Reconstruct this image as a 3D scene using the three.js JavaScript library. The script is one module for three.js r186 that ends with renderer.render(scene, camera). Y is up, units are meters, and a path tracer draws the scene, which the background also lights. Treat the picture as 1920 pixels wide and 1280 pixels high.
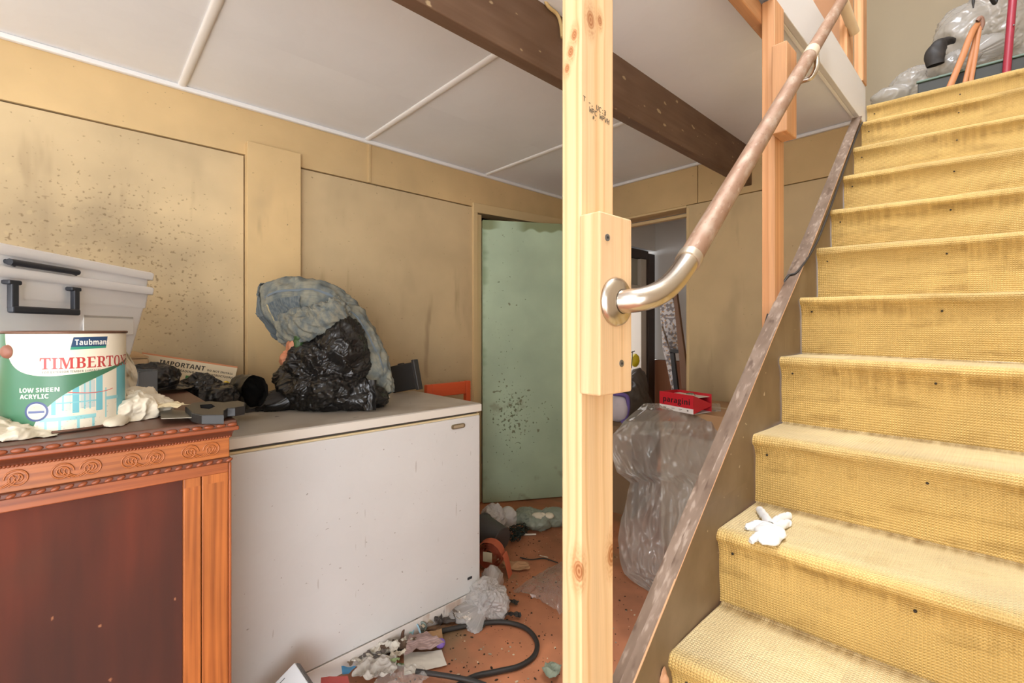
import * as THREE from 'three';
import { RoundedBoxGeometry } from 'three/addons/geometries/RoundedBoxGeometry.js';
import { mergeGeometries } from 'three/addons/utils/BufferGeometryUtils.js';
import { ImprovedNoise } from 'three/addons/math/ImprovedNoise.js';
import { RectAreaLightUniformsLib } from 'three/addons/lights/RectAreaLightUniformsLib.js';

// ---------------------------------------------------------------- camera, sky, daylight, exposure
const W = 1920, H = 1280, FOCAL = 871, YAW = THREE.MathUtils.degToRad(47.1), EYE = 1.25, HORIZON = 616;
const scene = new THREE.Scene();
const camera = new THREE.PerspectiveCamera(2 * Math.atan(H / 2 / FOCAL) * 180 / Math.PI, W / H, 0.02, 100);
camera.position.set(0, EYE, 0);
camera.rotation.y = YAW;
camera.setViewOffset(W, H, 0, H / 2 - HORIZON, W, H);
scene.add(camera);
const renderer = new THREE.WebGLRenderer({ antialias: true });
renderer.toneMapping = THREE.LinearToneMapping;
renderer.toneMappingExposure = 1.95;
renderer.shadowMap.enabled = true;
RectAreaLightUniformsLib.init();
{ // overcast sky, seen only through the openings
  const w = 64, h = 32, d = new Float32Array(w * h * 4);
  for (let y = 0; y < h; y++) for (let x = 0; x < w; x++) {
    const el = (y + 0.5) / h - 0.5, t = el > 0 ? 0.75 + 0.7 * el : 0.3;
    d.set([t * 1.02, t * 1.0, t * 0.97, 1], (y * w + x) * 4);
  }
  const sky = new THREE.DataTexture(d, w, h, THREE.RGBAFormat, THREE.FloatType);
  sky.mapping = THREE.EquirectangularReflectionMapping; sky.needsUpdate = true;
  scene.background = sky; scene.backgroundIntensity = 2.2;
}
function daylight(w, h, intensity, pos, target, color = 0xf0f5ff) { // daylight coming in through an opening of the same size
  const l = new THREE.RectAreaLight(color, intensity, w, h);
  l.position.set(...pos); l.lookAt(...target); scene.add(l); return l;
}
daylight(2.6, 2.1, 4.8, [2.54, 1.12, 1.65], [0, 1.75, 1.35]);             // wide open doorway to the right behind the camera
daylight(2.6, 2.0, 1.5, [-0.6, 1.12, 3.04], [-0.7, 1.9, 0]);             // glazed doors in the back wall
daylight(2.4, 1.5, 2.5, [0.2, 3.8, 3.04], [0.2, 3.6, 0]);                  // upstairs windows
daylight(1.0, 1.8, 13, [0.08, 4.88, -0.9], [0.08, 0, -0.901]);              // skylight over the stairwell
daylight(0.5, 1.2, 10, [-3.9, 1.5, -3.62], [-2, 1.4, -3.62]);              // window of the room beyond the back doorway

// ---------------------------------------------------------------- helpers
const sinY = Math.sin(YAW), cosY = Math.cos(YAW);
const FWD = new THREE.Vector3(-sinY, 0, -cosY), RGT = new THREE.Vector3(cosY, 0, -sinY);
// a place in the room from a direction of view (u right, v down) and a distance or a known plane
const ray = (u, v) => FWD.clone().addScaledVector(RGT, (u - 960) / FOCAL).add(new THREE.Vector3(0, (HORIZON - v) / FOCAL, 0));
const at = (u, v, d) => ray(u, v).multiplyScalar(d).add(camera.position);
const onX = (u, v, x) => { const r = ray(u, v); return r.multiplyScalar(x / r.x).add(camera.position); };
const onZ = (u, v, z) => { const r = ray(u, v); return r.multiplyScalar(z / r.z).add(camera.position); };
const onY = (u, v, y) => { const r = ray(u, v); return r.multiplyScalar((y - EYE) / r.y).add(camera.position); };
let seedN = 7;
const rnd = () => { seedN = (seedN + 0x6d2b79f5) | 0; let t = Math.imul(seedN ^ (seedN >>> 15), 1 | seedN); t = (t + Math.imul(t ^ (t >>> 7), 61 | t)) ^ t; return ((t ^ (t >>> 14)) >>> 0) / 4294967296; };
const rr = (a, b) => a + (b - a) * rnd();
const PN = new ImprovedNoise();
const noise = (x, y, z = 0.37) => PN.noise(x + 31.7, y + 17.3, z + 5.1);
const fbm = (x, y, z = 0, o = 4) => { let s = 0, a = 0.5; for (let i = 0; i < o; i++) { s += a * noise(x, y, z + i * 9.1); x *= 2.03; y *= 2.03; z *= 2.03; a *= 0.5; } return s; };
const ridge = (x, y, z = 0, o = 3) => { let s = 0, a = 0.6; for (let i = 0; i < o; i++) { s += a * (1 - 2.4 * Math.abs(noise(x, y, z + i * 7.7))); x *= 1.9; y *= 1.9; z *= 1.9; a *= 0.56; } return s; };
const clamp = (x, a = 0, b = 1) => Math.min(b, Math.max(a, x));
const sm = (a, b, x) => { const t = clamp((x - a) / (b - a)); return t * t * (3 - 2 * t); };
const lerp = (a, b, t) => a + (b - a) * t;
const mixc = (a, b, t) => [lerp(a[0], b[0], t), lerp(a[1], b[1], t), lerp(a[2], b[2], t)];
const V = (x, y, z) => new THREE.Vector3(x, y, z);

function tex(w, h, fn, srgb = true) { // fn(u, v) -> [r, g, b] 0..255, v up
  const d = new Uint8Array(w * h * 4);
  for (let y = 0; y < h; y++) for (let x = 0; x < w; x++) {
    const c = fn((x + 0.5) / w, (y + 0.5) / h), i = (y * w + x) * 4;
    d[i] = clamp(c[0], 0, 255); d[i + 1] = clamp(c[1], 0, 255); d[i + 2] = clamp(c[2], 0, 255); d[i + 3] = 255;
  }
  const t = new THREE.DataTexture(d, w, h, THREE.RGBAFormat);
  t.wrapS = t.wrapT = THREE.RepeatWrapping; t.magFilter = THREE.LinearFilter; t.minFilter = THREE.LinearMipmapLinearFilter; t.generateMipmaps = true;
  if (srgb) t.colorSpace = THREE.SRGBColorSpace;
  t.needsUpdate = true; return t;
}
function ctex(w, h, draw) {
  const c = document.createElement('canvas'); c.width = w; c.height = h;
  const g = c.getContext('2d'); draw(g, w, h);
  const t = new THREE.CanvasTexture(c); t.colorSpace = THREE.SRGBColorSpace; t.wrapS = t.wrapT = THREE.RepeatWrapping; return t;
}
const rep = (t, sx, sy) => { const c = t.clone(); c.repeat.set(sx, sy); c.needsUpdate = true; return c; };
const mat = (color, roughness = 0.7, o = {}) => new THREE.MeshStandardMaterial({ color, roughness, side: THREE.DoubleSide, ...o });
const film = (color, transmission, roughness = 0.2, o = {}) => new THREE.MeshPhysicalMaterial({ color, roughness, transmission, thickness: 0, ior: 1.5, side: THREE.DoubleSide, ...o });

const names = new Map();
function numbered(n) { const k = names.get(n) || 0; names.set(n, k + 1); return k ? n + '_' + String(k).padStart(3, '0') : n; }
function shadow(m) { m.castShadow = true; m.receiveShadow = true; return m; }
function mesh(name, geo, m, parent = scene) {
  const o = shadow(new THREE.Mesh(Array.isArray(geo) ? (geo.length > 1 ? mergeGeometries(geo.map(clean)) : geo[0]) : geo, m));
  o.name = parent === scene ? numbered(name) : name; parent.add(o);
  if (parent !== scene) { const c = parent.children.filter((x) => x !== o && x.name.replace(/_\d{3}$/, '') === name).length; if (c) o.name = name + '_' + String(c).padStart(3, '0'); }
  return o;
}
const clean = (g) => { const n = g.index ? g.toNonIndexed() : g; for (const k of Object.keys(n.attributes)) if (!['position', 'normal', 'uv'].includes(k)) n.deleteAttribute(k); return n; };
function tag(o, label, category, group) { o.userData.label = label; o.userData.category = category; if (group) o.userData.group = group; return o; }
function thing(name, label, category, pos = [0, 0, 0], ry = 0, group) {
  const o = new THREE.Group(); o.name = numbered(name); o.position.set(...(pos.isVector3 ? pos.toArray() : pos)); o.rotation.y = ry; scene.add(o);
  return tag(o, label, category, group);
}
function structure(name) { const o = new THREE.Group(); o.name = name; o.userData.kind = 'structure'; scene.add(o); return o; }
// box from min to max corner, uv in metres (grain axis along v); bevel rounds the edges
function bx(x0, y0, z0, x1, y1, z1, bevel = 0.002, grain = 'y') {
  const w = x1 - x0, h = y1 - y0, d = z1 - z0, r = Math.min(bevel, w / 3, h / 3, d / 3);
  const g = r > 0 ? new RoundedBoxGeometry(w, h, d, 1, r) : new THREE.BoxGeometry(w, h, d);
  g.translate((x0 + x1) / 2, (y0 + y1) / 2, (z0 + z1) / 2);
  return boxUV(g, grain);
}
function boxUV(g, grain = 'y') {
  g = g.index ? g.toNonIndexed() : g;
  const p = g.attributes.position, n = g.attributes.normal, uv = new Float32Array(p.count * 2);
  for (let t = 0; t < p.count; t += 3) {
    let nx = 0, ny = 0, nz = 0;
    for (let k = 0; k < 3; k++) { nx += Math.abs(n.getX(t + k)); ny += Math.abs(n.getY(t + k)); nz += Math.abs(n.getZ(t + k)); }
    for (let k = 0; k < 3; k++) {
      const i = t + k, x = p.getX(i), y = p.getY(i), z = p.getZ(i);
      let a, b;
      if (nx >= ny && nx >= nz) { a = z; b = y; if (grain === 'z') [a, b] = [y, z]; else if (grain === 'x') [a, b] = [z, y]; }
      else if (ny >= nz) { a = x; b = z; if (grain === 'x') [a, b] = [z, x]; }
      else { a = x; b = y; if (grain === 'x') [a, b] = [y, x]; }
      uv[i * 2] = a; uv[i * 2 + 1] = b;
    }
  }
  g.setAttribute('uv', new THREE.BufferAttribute(uv, 2)); return g;
}
// a grid surface f(s, t) -> Vector3
function surf(f, ns, nt, uvScale = [1, 1]) {
  const pos = [], uv = [], idx = [];
  for (let j = 0; j <= nt; j++) for (let i = 0; i <= ns; i++) { const p = f(i / ns, j / nt); pos.push(p.x, p.y, p.z); uv.push(i / ns * uvScale[0], j / nt * uvScale[1]); }
  for (let j = 0; j < nt; j++) for (let i = 0; i < ns; i++) { const a = j * (ns + 1) + i, b = a + 1, c = a + ns + 1, d = c + 1; idx.push(a, b, d, a, d, c); }
  const g = new THREE.BufferGeometry();
  g.setAttribute('position', new THREE.Float32BufferAttribute(pos, 3)); g.setAttribute('uv', new THREE.Float32BufferAttribute(uv, 2)); g.setIndex(idx); g.computeVertexNormals(); return g;
}
const tube = (pts, r, seg = 40, rs = 10, closed = false, tension = 0.5) => new THREE.TubeGeometry(new THREE.CatmullRomCurve3(pts.map((p) => p.isVector3 ? p : V(...p)), closed, 'catmullrom', tension), seg, r, rs, closed);
const rod = (a, b, r, rs = 12) => { const A = V(...(a.isVector3 ? a.toArray() : a)), B = V(...(b.isVector3 ? b.toArray() : b)); const g = new THREE.CylinderGeometry(r, r, A.distanceTo(B), rs); g.applyQuaternion(new THREE.Quaternion().setFromUnitVectors(V(0, 1, 0), B.clone().sub(A).normalize())); const m = A.add(B).multiplyScalar(0.5); g.translate(m.x, m.y, m.z); return g; };
// a crumpled heap: the outermost reach of several ellipsoids seen from a centre, creased all over, standing on y = floor
function lump(c, ells, { nu = 90, nv = 60, amp = 0.015, freq = 18, floor = 0, seed = 0, oct = 3 } = {}) {
  const C = V(...(c.isVector3 ? c.toArray() : c));
  return surf((s, t) => {
    const th = s * Math.PI * 2, ph = t * Math.PI, d = V(Math.sin(ph) * Math.cos(th), Math.cos(ph), Math.sin(ph) * Math.sin(th));
    let r = 0.01;
    for (const [ex, ey, ez, rx, ry, rz] of ells) {
      const o = V((C.x - ex) / rx, (C.y - ey) / ry, (C.z - ez) / rz), k = V(d.x / rx, d.y / ry, d.z / rz);
      const A = k.dot(k), B = o.dot(k), D = B * B - A * (o.dot(o) - 1);
      if (D > 0) r = Math.max(r, (-B + Math.sqrt(D)) / A);
    }
    const q = C.clone().addScaledVector(d, r);
    const k = ridge(q.x * freq, q.y * freq, q.z * freq + seed, oct) * amp + fbm(q.x * freq * 0.4, q.y * freq * 0.4, q.z * freq * 0.4 + seed, 2) * amp * 2;
    q.addScaledVector(d, k);
    if (q.y < floor + 0.001) q.y = floor + 0.001 + 0.004 * Math.abs(noise(q.x * 40, q.z * 40, seed));
    return q;
  }, nu, nv);
}
// a crumpled sheet lying on a surface; outline is a radius as a function of the angle
function scrap(w, d, { amp = 0.02, freq = 14, n = 36, seed = 0, rag = 0.25, lift = 0.003, hump = 0 } = {}) {
  return surf((s, t) => {
    const a = s * Math.PI * 2, k = 1 - rag * 0.5 + rag * noise(Math.cos(a) * 1.7, Math.sin(a) * 1.7, seed), r = t * k;
    // square-ish outline
    const q = 1 / Math.pow(Math.pow(Math.abs(Math.cos(a)), 4) + Math.pow(Math.abs(Math.sin(a)), 4), 0.25);
    const x = Math.cos(a) * r * q * w / 2, z = Math.sin(a) * r * q * d / 2;
    const y = lift + Math.max(0, amp * (0.45 + 0.8 * ridge(x * freq, z * freq, seed, 3))) + hump * (1 - t * t);
    return V(x, Math.max(y, lift), z);
  }, n * 2, n, [w, d]);
}
// ---------------------------------------------------------------- surfaces
const spots = (u, v, scale, thr, s = 0) => { const n = noise(u * scale, v * scale, s) + 0.5 * noise(u * scale * 2.3, v * scale * 2.3, s + 4); return sm(thr, thr + 0.09, n); };
// old painted sheeting: u, v in metres (texture covers 4 m x 2.4 m)
const wallPaint = (base, mould, mouldAmount) => tex(1536, 920, (a, b) => {
  const x = a * 4, y = b * 2.4;
  let c = base.slice(); const f = fbm(x * 1.1, y * 1.1, 3, 5) * 0.5 + fbm(x * 7, y * 7, 8, 3) * 0.12;
  c = c.map((k) => k * (1 + f * 0.35));
  const m = mouldAmount(x, y);
  c = mixc(c, [164, 144, 112], 0.5 * sm(0.05, 0.4, fbm(x * 3.2, y * 1.3, 40, 4)) * sm(2.3, 1.9, y)); c = mixc(c, [138, 116, 86], 0.5 * sm(0.2, 0.5, fbm(x * 9, y * 1.6, 44, 4)) * sm(2.25, 1.9, y));
  c = mixc(c, mould, clamp(m * (0.45 + 1.2 * fbm(x * 2.5, y * 2.5, 1, 4))));
  c = mixc(c, [118, 98, 68], 0.6 * spots(x, y, 62, 0.84 - 0.40 * m, 2) * sm(-0.05, 0.35, fbm(x * 2.3, y * 2.3, 6, 3) + m * 0.4 - 0.1));
  c = mixc(c, [110, 92, 64], 0.6 * spots(x * 0.7, y, 90, 0.84 - 0.3 * m, 5));
  c = mixc(c, [230, 205, 150], 0.12 * sm(0.4, 0.55, noise(x * 34, y * 34, 9)) * m);
  return c;
});
const M = {};
// left wall: z + 3.2 runs along u; mould round the tubs (z about 0) and behind the freezer
M.wallLower = mat(0xffffff, 0.82, { map: rep(wallPaint([208, 184, 142], [158, 140, 110], (x, y) => {
  const z = x - 3.2; return clamp(0.9 * sm(0.75, 0, Math.hypot((z + 0.05) * 0.9, y - 1.55)) + 0.55 * sm(0.9, 0.1, Math.abs(y - 1.35)) * sm(-2.2, -0.9, z) * 0.6 + 0.6 * sm(1.3, 0.6, y)) + 0.25 * sm(0.12, 0, 2.12 - y); }), 1 / 4, 1 / 2.4) });
M.wallUpper = mat(0xffffff, 0.8, { map: rep(wallPaint([210, 180, 130], [170, 142, 100], () => 0.12), 1 / 4, 1 / 2.4) });
M.wallFar = mat(0xffffff, 0.82, { map: rep(wallPaint([206, 182, 140], [165, 140, 104], (x, y) => 0.35 * sm(1.5, 0.4, y)), 1 / 4, 1 / 2.4) });
M.trim = mat(0xd8bd8c, 0.7);
M.ceil = mat(0xffffff, 0.85, { map: rep(tex(512, 512, (u, v) => { const f = fbm(u * 4, v * 4, 2, 4) * 10; return [236 + f, 238 + f, 241 + f]; }), 0.5, 0.5) });
M.batten = mat(0xeeece8, 0.7);
M.upWall = mat(0xdbd0bc, 0.85);
M.landWall = mat(0xa89a82, 0.85);
M.white = mat(0xd6d2cc, 0.8);
M.whitePaint = mat(0xd9d6d4, 0.6);
M.dark = mat(0x3a2f28, 0.8);
M.floor = mat(0xffffff, 0.6, { bumpScale: 0.002, map: rep(tex(1024, 1024, (u, v) => {
  const x = u * 4, y = v * 4; let c = [180, 118, 84]; const f = fbm(x * 1.7, y * 1.7, 4, 5), g = fbm(x * 9, y * 9, 5, 3);
  c = c.map((k) => k * (1 + 0.35 * f + 0.18 * g));
  c = mixc(c, [132, 112, 82], 0.8 * sm(0.12, 0.42, fbm(x * 2.4, y * 2.4, 9, 4)));
  c = mixc(c, [70, 58, 46], 0.8 * spots(x, y, 34, 0.80, 3)); c = mixc(c, [225, 190, 160], 0.5 * spots(x, y, 50, 0.84, 8));
  return c; }), 0.25, 0.25) });
M.beam = mat(0xffffff, 0.6, { map: rep(tex(256, 1024, (u, v) => { const f = fbm(u * 6, v * 14, 2, 3) * 20 + fbm(u * 40, v * 6, 4, 2) * 10; let c = [108 + f, 82 + f, 62 + f]; return mixc(c, [200, 180, 140], 0.7 * sm(0.62, 0.68, noise(u * 20, v * 60, 1) + 0.4 * noise(u * 40, v * 90, 6))); }), 2, 0.3) });

// ---------------------------------------------------------------- the room
const WX = -2.62, FZ = -3.06, CY = 2.37, RX = 0.70, SX = 2.6, BZ = 3.1, TOP = 2.451;
{
  const f = structure('floor');
  const g = bx(-4.6, -0.12, -5.2, SX + 3, 0, BZ + 3, 0); mesh('slab', g, M.floor, f);
  mesh('concrete_slab', bx(0.72, 0.0005, 0.12, SX + 3, 0.004, BZ + 3, 0), mat(0xd6d0c6, 0.8), f); mesh('concrete_slab', bx(-1.9, 0.0005, 1.1, 0.72, 0.004, BZ + 3, 0), mat(0xd6d0c6, 0.8), f);
}
{ // left wall: sheets with open joints, a pier, a batten, the doorway
  const w = structure('wall_left');
  const D0 = -2.124, D1 = -2.985;
  const sh = (n, y0, y1, z0, z1, t, m) => { const g = bx(WX - 0.03, y0, z0, WX + t, y1, z1, 0.002); const uv = g.attributes.uv; for (let i = 0; i < uv.count; i++) uv.setX(i, uv.getX(i) + 3.2); return mesh(n, g, m, w); };
  sh('wall_panel', 0, 2.116, -0.600, BZ, 0, M.wallLower);
  sh('wall_panel', 0, 2.116, -2.05, -0.858, 0, M.wallLower);
  sh('upper_panel', 2.122, CY + 0.1, -1.262, BZ, 0.006, M.wallUpper);
  sh('upper_panel', 2.122, CY + 0.1, FZ, -1.266, 0.006, M.wallUpper);
  sh('upper_batten', 2.122, CY - 0.012, -1.272, -1.255, 0.014, M.wallUpper);
  sh('pier', 0, 2.178, -0.858, -0.605, 0.05, M.wallUpper);
  sh('wall_panel', 0, 2.122, FZ, D1, 0, M.wallLower);
  mesh('backing', [bx(WX - 0.12, 0, D0, WX - 0.03, CY + 0.1, BZ, 0), bx(WX - 0.12, 2.09, D1, WX - 0.03, CY + 0.1, D0, 0), bx(WX - 0.12, 0, FZ - 0.1, WX - 0.03, CY + 0.1, D1, 0)], M.wallUpper, w);
  const c = structure('wall_closet');
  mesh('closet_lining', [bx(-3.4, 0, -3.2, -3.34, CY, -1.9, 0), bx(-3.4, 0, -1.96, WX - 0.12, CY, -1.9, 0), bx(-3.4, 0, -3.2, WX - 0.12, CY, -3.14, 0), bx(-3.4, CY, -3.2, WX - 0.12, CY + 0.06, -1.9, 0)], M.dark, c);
  const fr = structure('door_1');
  mesh('jamb', [bx(WX - 0.1, 0, -2.124, WX + 0.012, 2.07, -2.085), bx(WX - 0.1, 0, -2.082, WX + 0.02, 2.08, -2.047)], M.trim, fr);
  mesh('jamb', bx(WX - 0.1, 0, -3.03, WX + 0.012, 2.09, -2.985), M.trim, fr);
  const hd = bx(WX - 0.1, 0, -0.99, WX + 0.022, 0.068, 0, 0.003, 'z'); hd.rotateX(0.036); hd.translate(0, 2.078, -2.045); mesh('head', hd, M.trim, fr);
}
{ // far wall with the opening into the room beyond
  const w = structure('wall_far');
  const O0 = -2.3, O1 = -1.527;
  const p = (n, x0, y0, x1, y1, z, m) => mesh(n, bx(x0, y0, FZ - 0.1, x1, y1, z, 0.002), m, w);
  p('wall_panel', WX, 0, O0, 2.07, FZ, M.wallFar);
  p('wall_panel', O1, 0, -0.56, 2.096, FZ, M.wallFar);
  p('upper_panel', WX, 2.10, -1.447, CY + 0.07, FZ + 0.004, M.wallUpper);
  p('upper_panel', -1.443, 2.10, -0.56, CY + 0.07, FZ + 0.004, M.wallUpper);
  mesh('opening_lining', [bx(O1, 0, FZ - 0.14, O1 + 0.02, 2.08, FZ + 0.002), bx(O0, 2.085, FZ - 0.14, O1, 2.1, FZ + 0.001), bx(O0 - 0.02, 0, FZ - 0.14, O0, 2.08, FZ + 0.002)], M.trim, w);
  mesh('head_stop', bx(O0, 2.04, FZ - 0.11, O1, 2.062, FZ - 0.07), M.trim, w);
}
{ // the room beyond
  const w = structure('wall_back_room');
  const zf = -4.25, xl = -2.45;
  mesh('wall_panel', bx(-4.5, 0.94, zf - 0.1, -0.9, CY, zf, 0), M.white, w);
  mesh('dado_panel', bx(xl, 0, zf - 0.1, -0.9, 0.937, zf + 0.012, 0.004), mat(0x8a5a3c, 0.6), w);
  mesh('wall_panel', bx(-1.0, 0, zf, -0.9, CY, FZ - 0.1, 0), M.wallFar, w);
  mesh('wall_panel', [bx(xl - 0.1, 2.03, zf, xl, CY, FZ - 0.1, 0), bx(xl - 0.1, 0, -3.34, xl, 2.03, FZ - 0.1, 0)], M.white, w);
  mesh('wall_panel', [bx(-4.5, 0, -4.35, -4.4, CY, -2.9, 0)], mat(0xb9c6a2, 0.8), w);
  mesh('ceiling_panel', bx(-4.5, CY, zf - 0.1, -0.9, CY + 0.08, FZ - 0.1, 0), M.ceil, w);
  mesh('wall_panel', bx(-4.5, 0, -3.24, xl - 0.1, CY, FZ - 0.1, 0), M.white, w);
  const d = structure('door_2'); // dark stained frame with a pale jamb
  const dk = mat(0x3f322b, 0.5);
  mesh('frame_post', bx(xl - 0.1, 0, -4.21, xl + 0.02, 1.99, -4.09, 0.004), dk, d);
  mesh('frame_head', bx(xl - 0.1, 1.93, -4.09, xl + 0.02, 2.01, -3.34, 0.004, 'z'), dk, d);
  mesh('pale_jamb', bx(xl - 0.16, 0, -4.085, xl - 0.0, 1.93, -3.99, 0.003), mat(0xc9bfb0, 0.6), d);
  mesh('fanlight', bx(xl - 0.06, 1.66, -3.99, xl - 0.04, 1.93, -3.34, 0.003), mat(0xa8a595, 0.4), d);
  mesh('transom', bx(xl - 0.08, 1.63, -3.99, xl - 0.01, 1.67, -3.34, 0.003), mat(0xc8c0b0, 0.5), d);
}
{ // walls the camera does not see, and the upstairs shell
  const r = structure('wall_right');
  mesh('wall_panel', bx(RX, 0, -4.4, RX + 0.12, 5, 0.1, 0), M.upWall, r);
  mesh('wall_panel', bx(RX + 0.12, 0, 0.0, SX, 5, 0.1, 0), M.upWall, r);
  mesh('wall_panel', [bx(SX, 0, 0.0, SX + 0.12, CY, 0.34, 0), bx(SX, 0, 2.96, SX + 0.12, CY, BZ, 0), bx(SX, 2.22, 0.34, SX + 0.12, CY, 2.96, 0), bx(SX, CY, 0, SX + 0.12, 5, BZ, 0)], M.upWall, r);
  const b = structure('wall_back');
  mesh('wall_panel', [bx(WX - 0.12, 0, BZ, -1.92, CY, BZ + 0.12, 0), bx(0.72, 0, BZ, SX + 0.12, CY, BZ + 0.12, 0), bx(-1.92, 2.2, BZ, 0.72, CY, BZ + 0.12, 0)], M.upWall, b);
  mesh('upper_wall_panel', [bx(WX - 0.12, CY, BZ, SX + 0.12, 3.03, BZ + 0.12, 0), bx(WX - 0.12, 4.57, BZ, SX + 0.12, 5, BZ + 0.12, 0), bx(WX - 0.12, 3.03, BZ, -1.02, 4.57, BZ + 0.12, 0), bx(1.42, 3.03, BZ, SX + 0.12, 4.57, BZ + 0.12, 0)], M.upWall, b);
  const u = structure('wall_upstairs');
  mesh('wall_panel', bx(WX, TOP - 0.1, -4.4, RX, 5, -4.28, 0), M.landWall, u);
  mesh('wall_panel', bx(WX - 0.1, CY + 0.08, -4.4, WX, 5, BZ, 0), M.upWall, u);
  mesh('roof_panel', [bx(WX - 0.12, 4.9, -4.4, SX + 0.12, 5, -1.8, 0), bx(WX - 0.12, 4.9, 0.0, SX + 0.12, 5, BZ + 0.12, 0), bx(WX - 0.12, 4.9, -1.8, -0.42, 5, 0, 0), bx(0.58, 4.9, -1.8, SX + 0.12, 5, 0, 0)], M.ceil, u);
  const uf = structure('floor_upstairs');
  mesh('landing', bx(WX, CY + 0.03, -4.3, RX, TOP, -3.32, 0), mat(0x8b7a62, 0.8), uf);
  mesh('upper_floor', [bx(WX, CY + 0.03, FZ - 0.06, -0.56, TOP, BZ, 0), bx(-0.56, CY + 0.03, 1.75, SX, TOP, BZ, 0)], mat(0x8b7a62, 0.8), uf);
}
{ // ceiling sheets and the cover strips between them
  const c = structure('ceiling');
  const zs = [BZ, 0.57, -0.343, -1.243, -2.16, FZ];
  for (let i = 0; i < 5; i++) mesh('ceiling_panel', bx(WX, CY, zs[i + 1] + 0.002, -1.15, CY + 0.03, zs[i] - 0.002, 0), M.ceil, c);
  mesh('ceiling_panel', bx(-1.10, CY, FZ, -0.56, CY + 0.03, BZ, 0), M.ceil, c);
  mesh('ceiling_panel', bx(-0.54, CY, 1.75, SX, CY + 0.03, BZ, 0), M.ceil, c);
  for (let i = 1; i < 5; i++) { const g = new THREE.CylinderGeometry(0.017, 0.017, -1.15 - WX, 10, 1); g.scale(1, 1, 0.5); g.rotateZ(Math.PI / 2); g.rotateX(Math.PI / 2); g.translate((WX - 1.15) / 2, CY - 0.002, zs[i]); mesh('batten', g, M.batten, c); }
  const t = structure('trim_1');
  mesh('cornice', bx(WX + 0.006, CY - 0.022, FZ, WX + 0.03, CY, BZ, 0.006, 'z'), M.batten, t);
  const t2 = structure('trim_2');
  mesh('cornice', bx(WX, CY - 0.02, FZ + 0.004, -0.56, CY, FZ + 0.026, 0.006, 'x'), M.batten, t2);
  const f = structure('trim_3'); // white board that closes the floor edge along the stairwell
  mesh('fascia_board', bx(-0.56, 2.352, -3.12, -0.54, 2.562, 1.75, 0.003, 'z'), M.whitePaint, f);
  mesh('bead', bx(-0.575, 2.352, -3.05, -0.56, CY, -1.8, 0.004, 'z'), M.batten, f);
}
{ // beam
  const b = structure('ceiling_beam');
  mesh('beam', bx(-1.15, 2.142, FZ, -1.10, CY + 0.02, BZ, 0.004, 'z'), M.beam, b);
}
// ---------------------------------------------------------------- timber
// sawn pine, u across (metres), v along; knots listed as [across, along, size]
function pine(seed, w, l, pw, ph, base, knots = []) {
  return tex(pw, ph, (u, v) => {
    let x = u * w, y = v * l, kx = 0, dk = 0;
    for (const [a, b, s] of knots) {
      const dx = (x - a) / s, dy = (y - b) / (s * 1.5), r = Math.hypot(dx, dy);
      kx += Math.sign(dx || 1) * s * 1.3 * Math.exp(-r * r * 0.22) * (1 - Math.exp(-Math.abs(dx) * 1.4));
      dk = Math.max(dk, sm(1.15, 0.85, r) * (0.75 + 0.25 * Math.sin(r * 14)), 0.55 * sm(2.3, 1.0, Math.hypot(dx, dy * 0.7)) * (0.3 + 0.7 * Math.abs(noise(dx * 2, dy * 2, seed))));
    }
    const q = (x - kx) * 1 + 0.012 * noise(x * 3, y * 0.9, seed) + 0.004 * noise(x * 20, y * 2.2, seed + 3);
    const ring = 0.5 + 0.5 * Math.sin(q * 240 + 5 * noise(q * 40, y * 0.4, seed)), fine = noise(q * 900, y * 9, seed + 7), broad = noise(q * 26, y * 0.6, seed + 1);
    let c = mixc(base, [base[0] * 0.80, base[1] * 0.68, base[2] * 0.52], 0.42 * Math.pow(ring, 2.6) * (0.15 + 0.85 * sm(-0.35, 0.35, broad)));
    c = c.map((k) => k * (1 + 0.05 * fine + 0.10 * broad + 0.03 * noise(x * 8, y * 3, seed + 4)));
    return mixc(c, [150, 92, 48], dk);
  });
}
const pineTex = pine(11, 0.3, 2.4, 384, 1024, [216, 182, 140], [[0.05, 0.4, 0.008], [0.22, 1.5, 0.01], [0.14, 2.0, 0.006]]);
M.pine = mat(0xffffff, 0.55, { map: rep(pineTex, 1 / 0.3, 1 / 2.4) });
M.pineWarm = mat(0xffffff, 0.6, { map: rep(pine(23, 0.3, 2.4, 256, 768, [206, 154, 108], [[0.1, 0.9, 0.009]]), 1 / 0.3, 1 / 2.4) });
// near post: the narrow face runs 0..42 mm, the broad face 42..132 mm round the corner
const postTex = pine(5, 0.14, 2.42, 512, 2048, [218, 184, 140], [[0.038, 0.845, 0.0115], [0.13, 0.845, 0.013], [0.068, 1.775, 0.010], [0.094, 1.785, 0.006], [0.028, 1.745, 0.006], [0.02, 1.72, 0.006], [0.012, 1.695, 0.005]]);
M.post = mat(0xffffff, 0.55, { map: rep(postTex, 1 / 0.14, 1 / 2.42) });
M.screw = mat(0x8e9196, 0.35, { metalness: 0.9 });
function screw(parent, x, y, z) {
  const g = new THREE.CylinderGeometry(0.0058, 0.0058, 0.003, 18); g.rotateZ(Math.PI / 2); g.translate(x, y, z);
  const s = mesh('screw', g, M.screw, parent);
  const r = new THREE.CylinderGeometry(0.0022, 0.0022, 0.0034, 6); r.rotateZ(Math.PI / 2); r.translate(x + 0.0004, y, z);
  return mesh('screw_recess', r, mat(0x2a2a2c, 0.6), s.parent);
}
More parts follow.
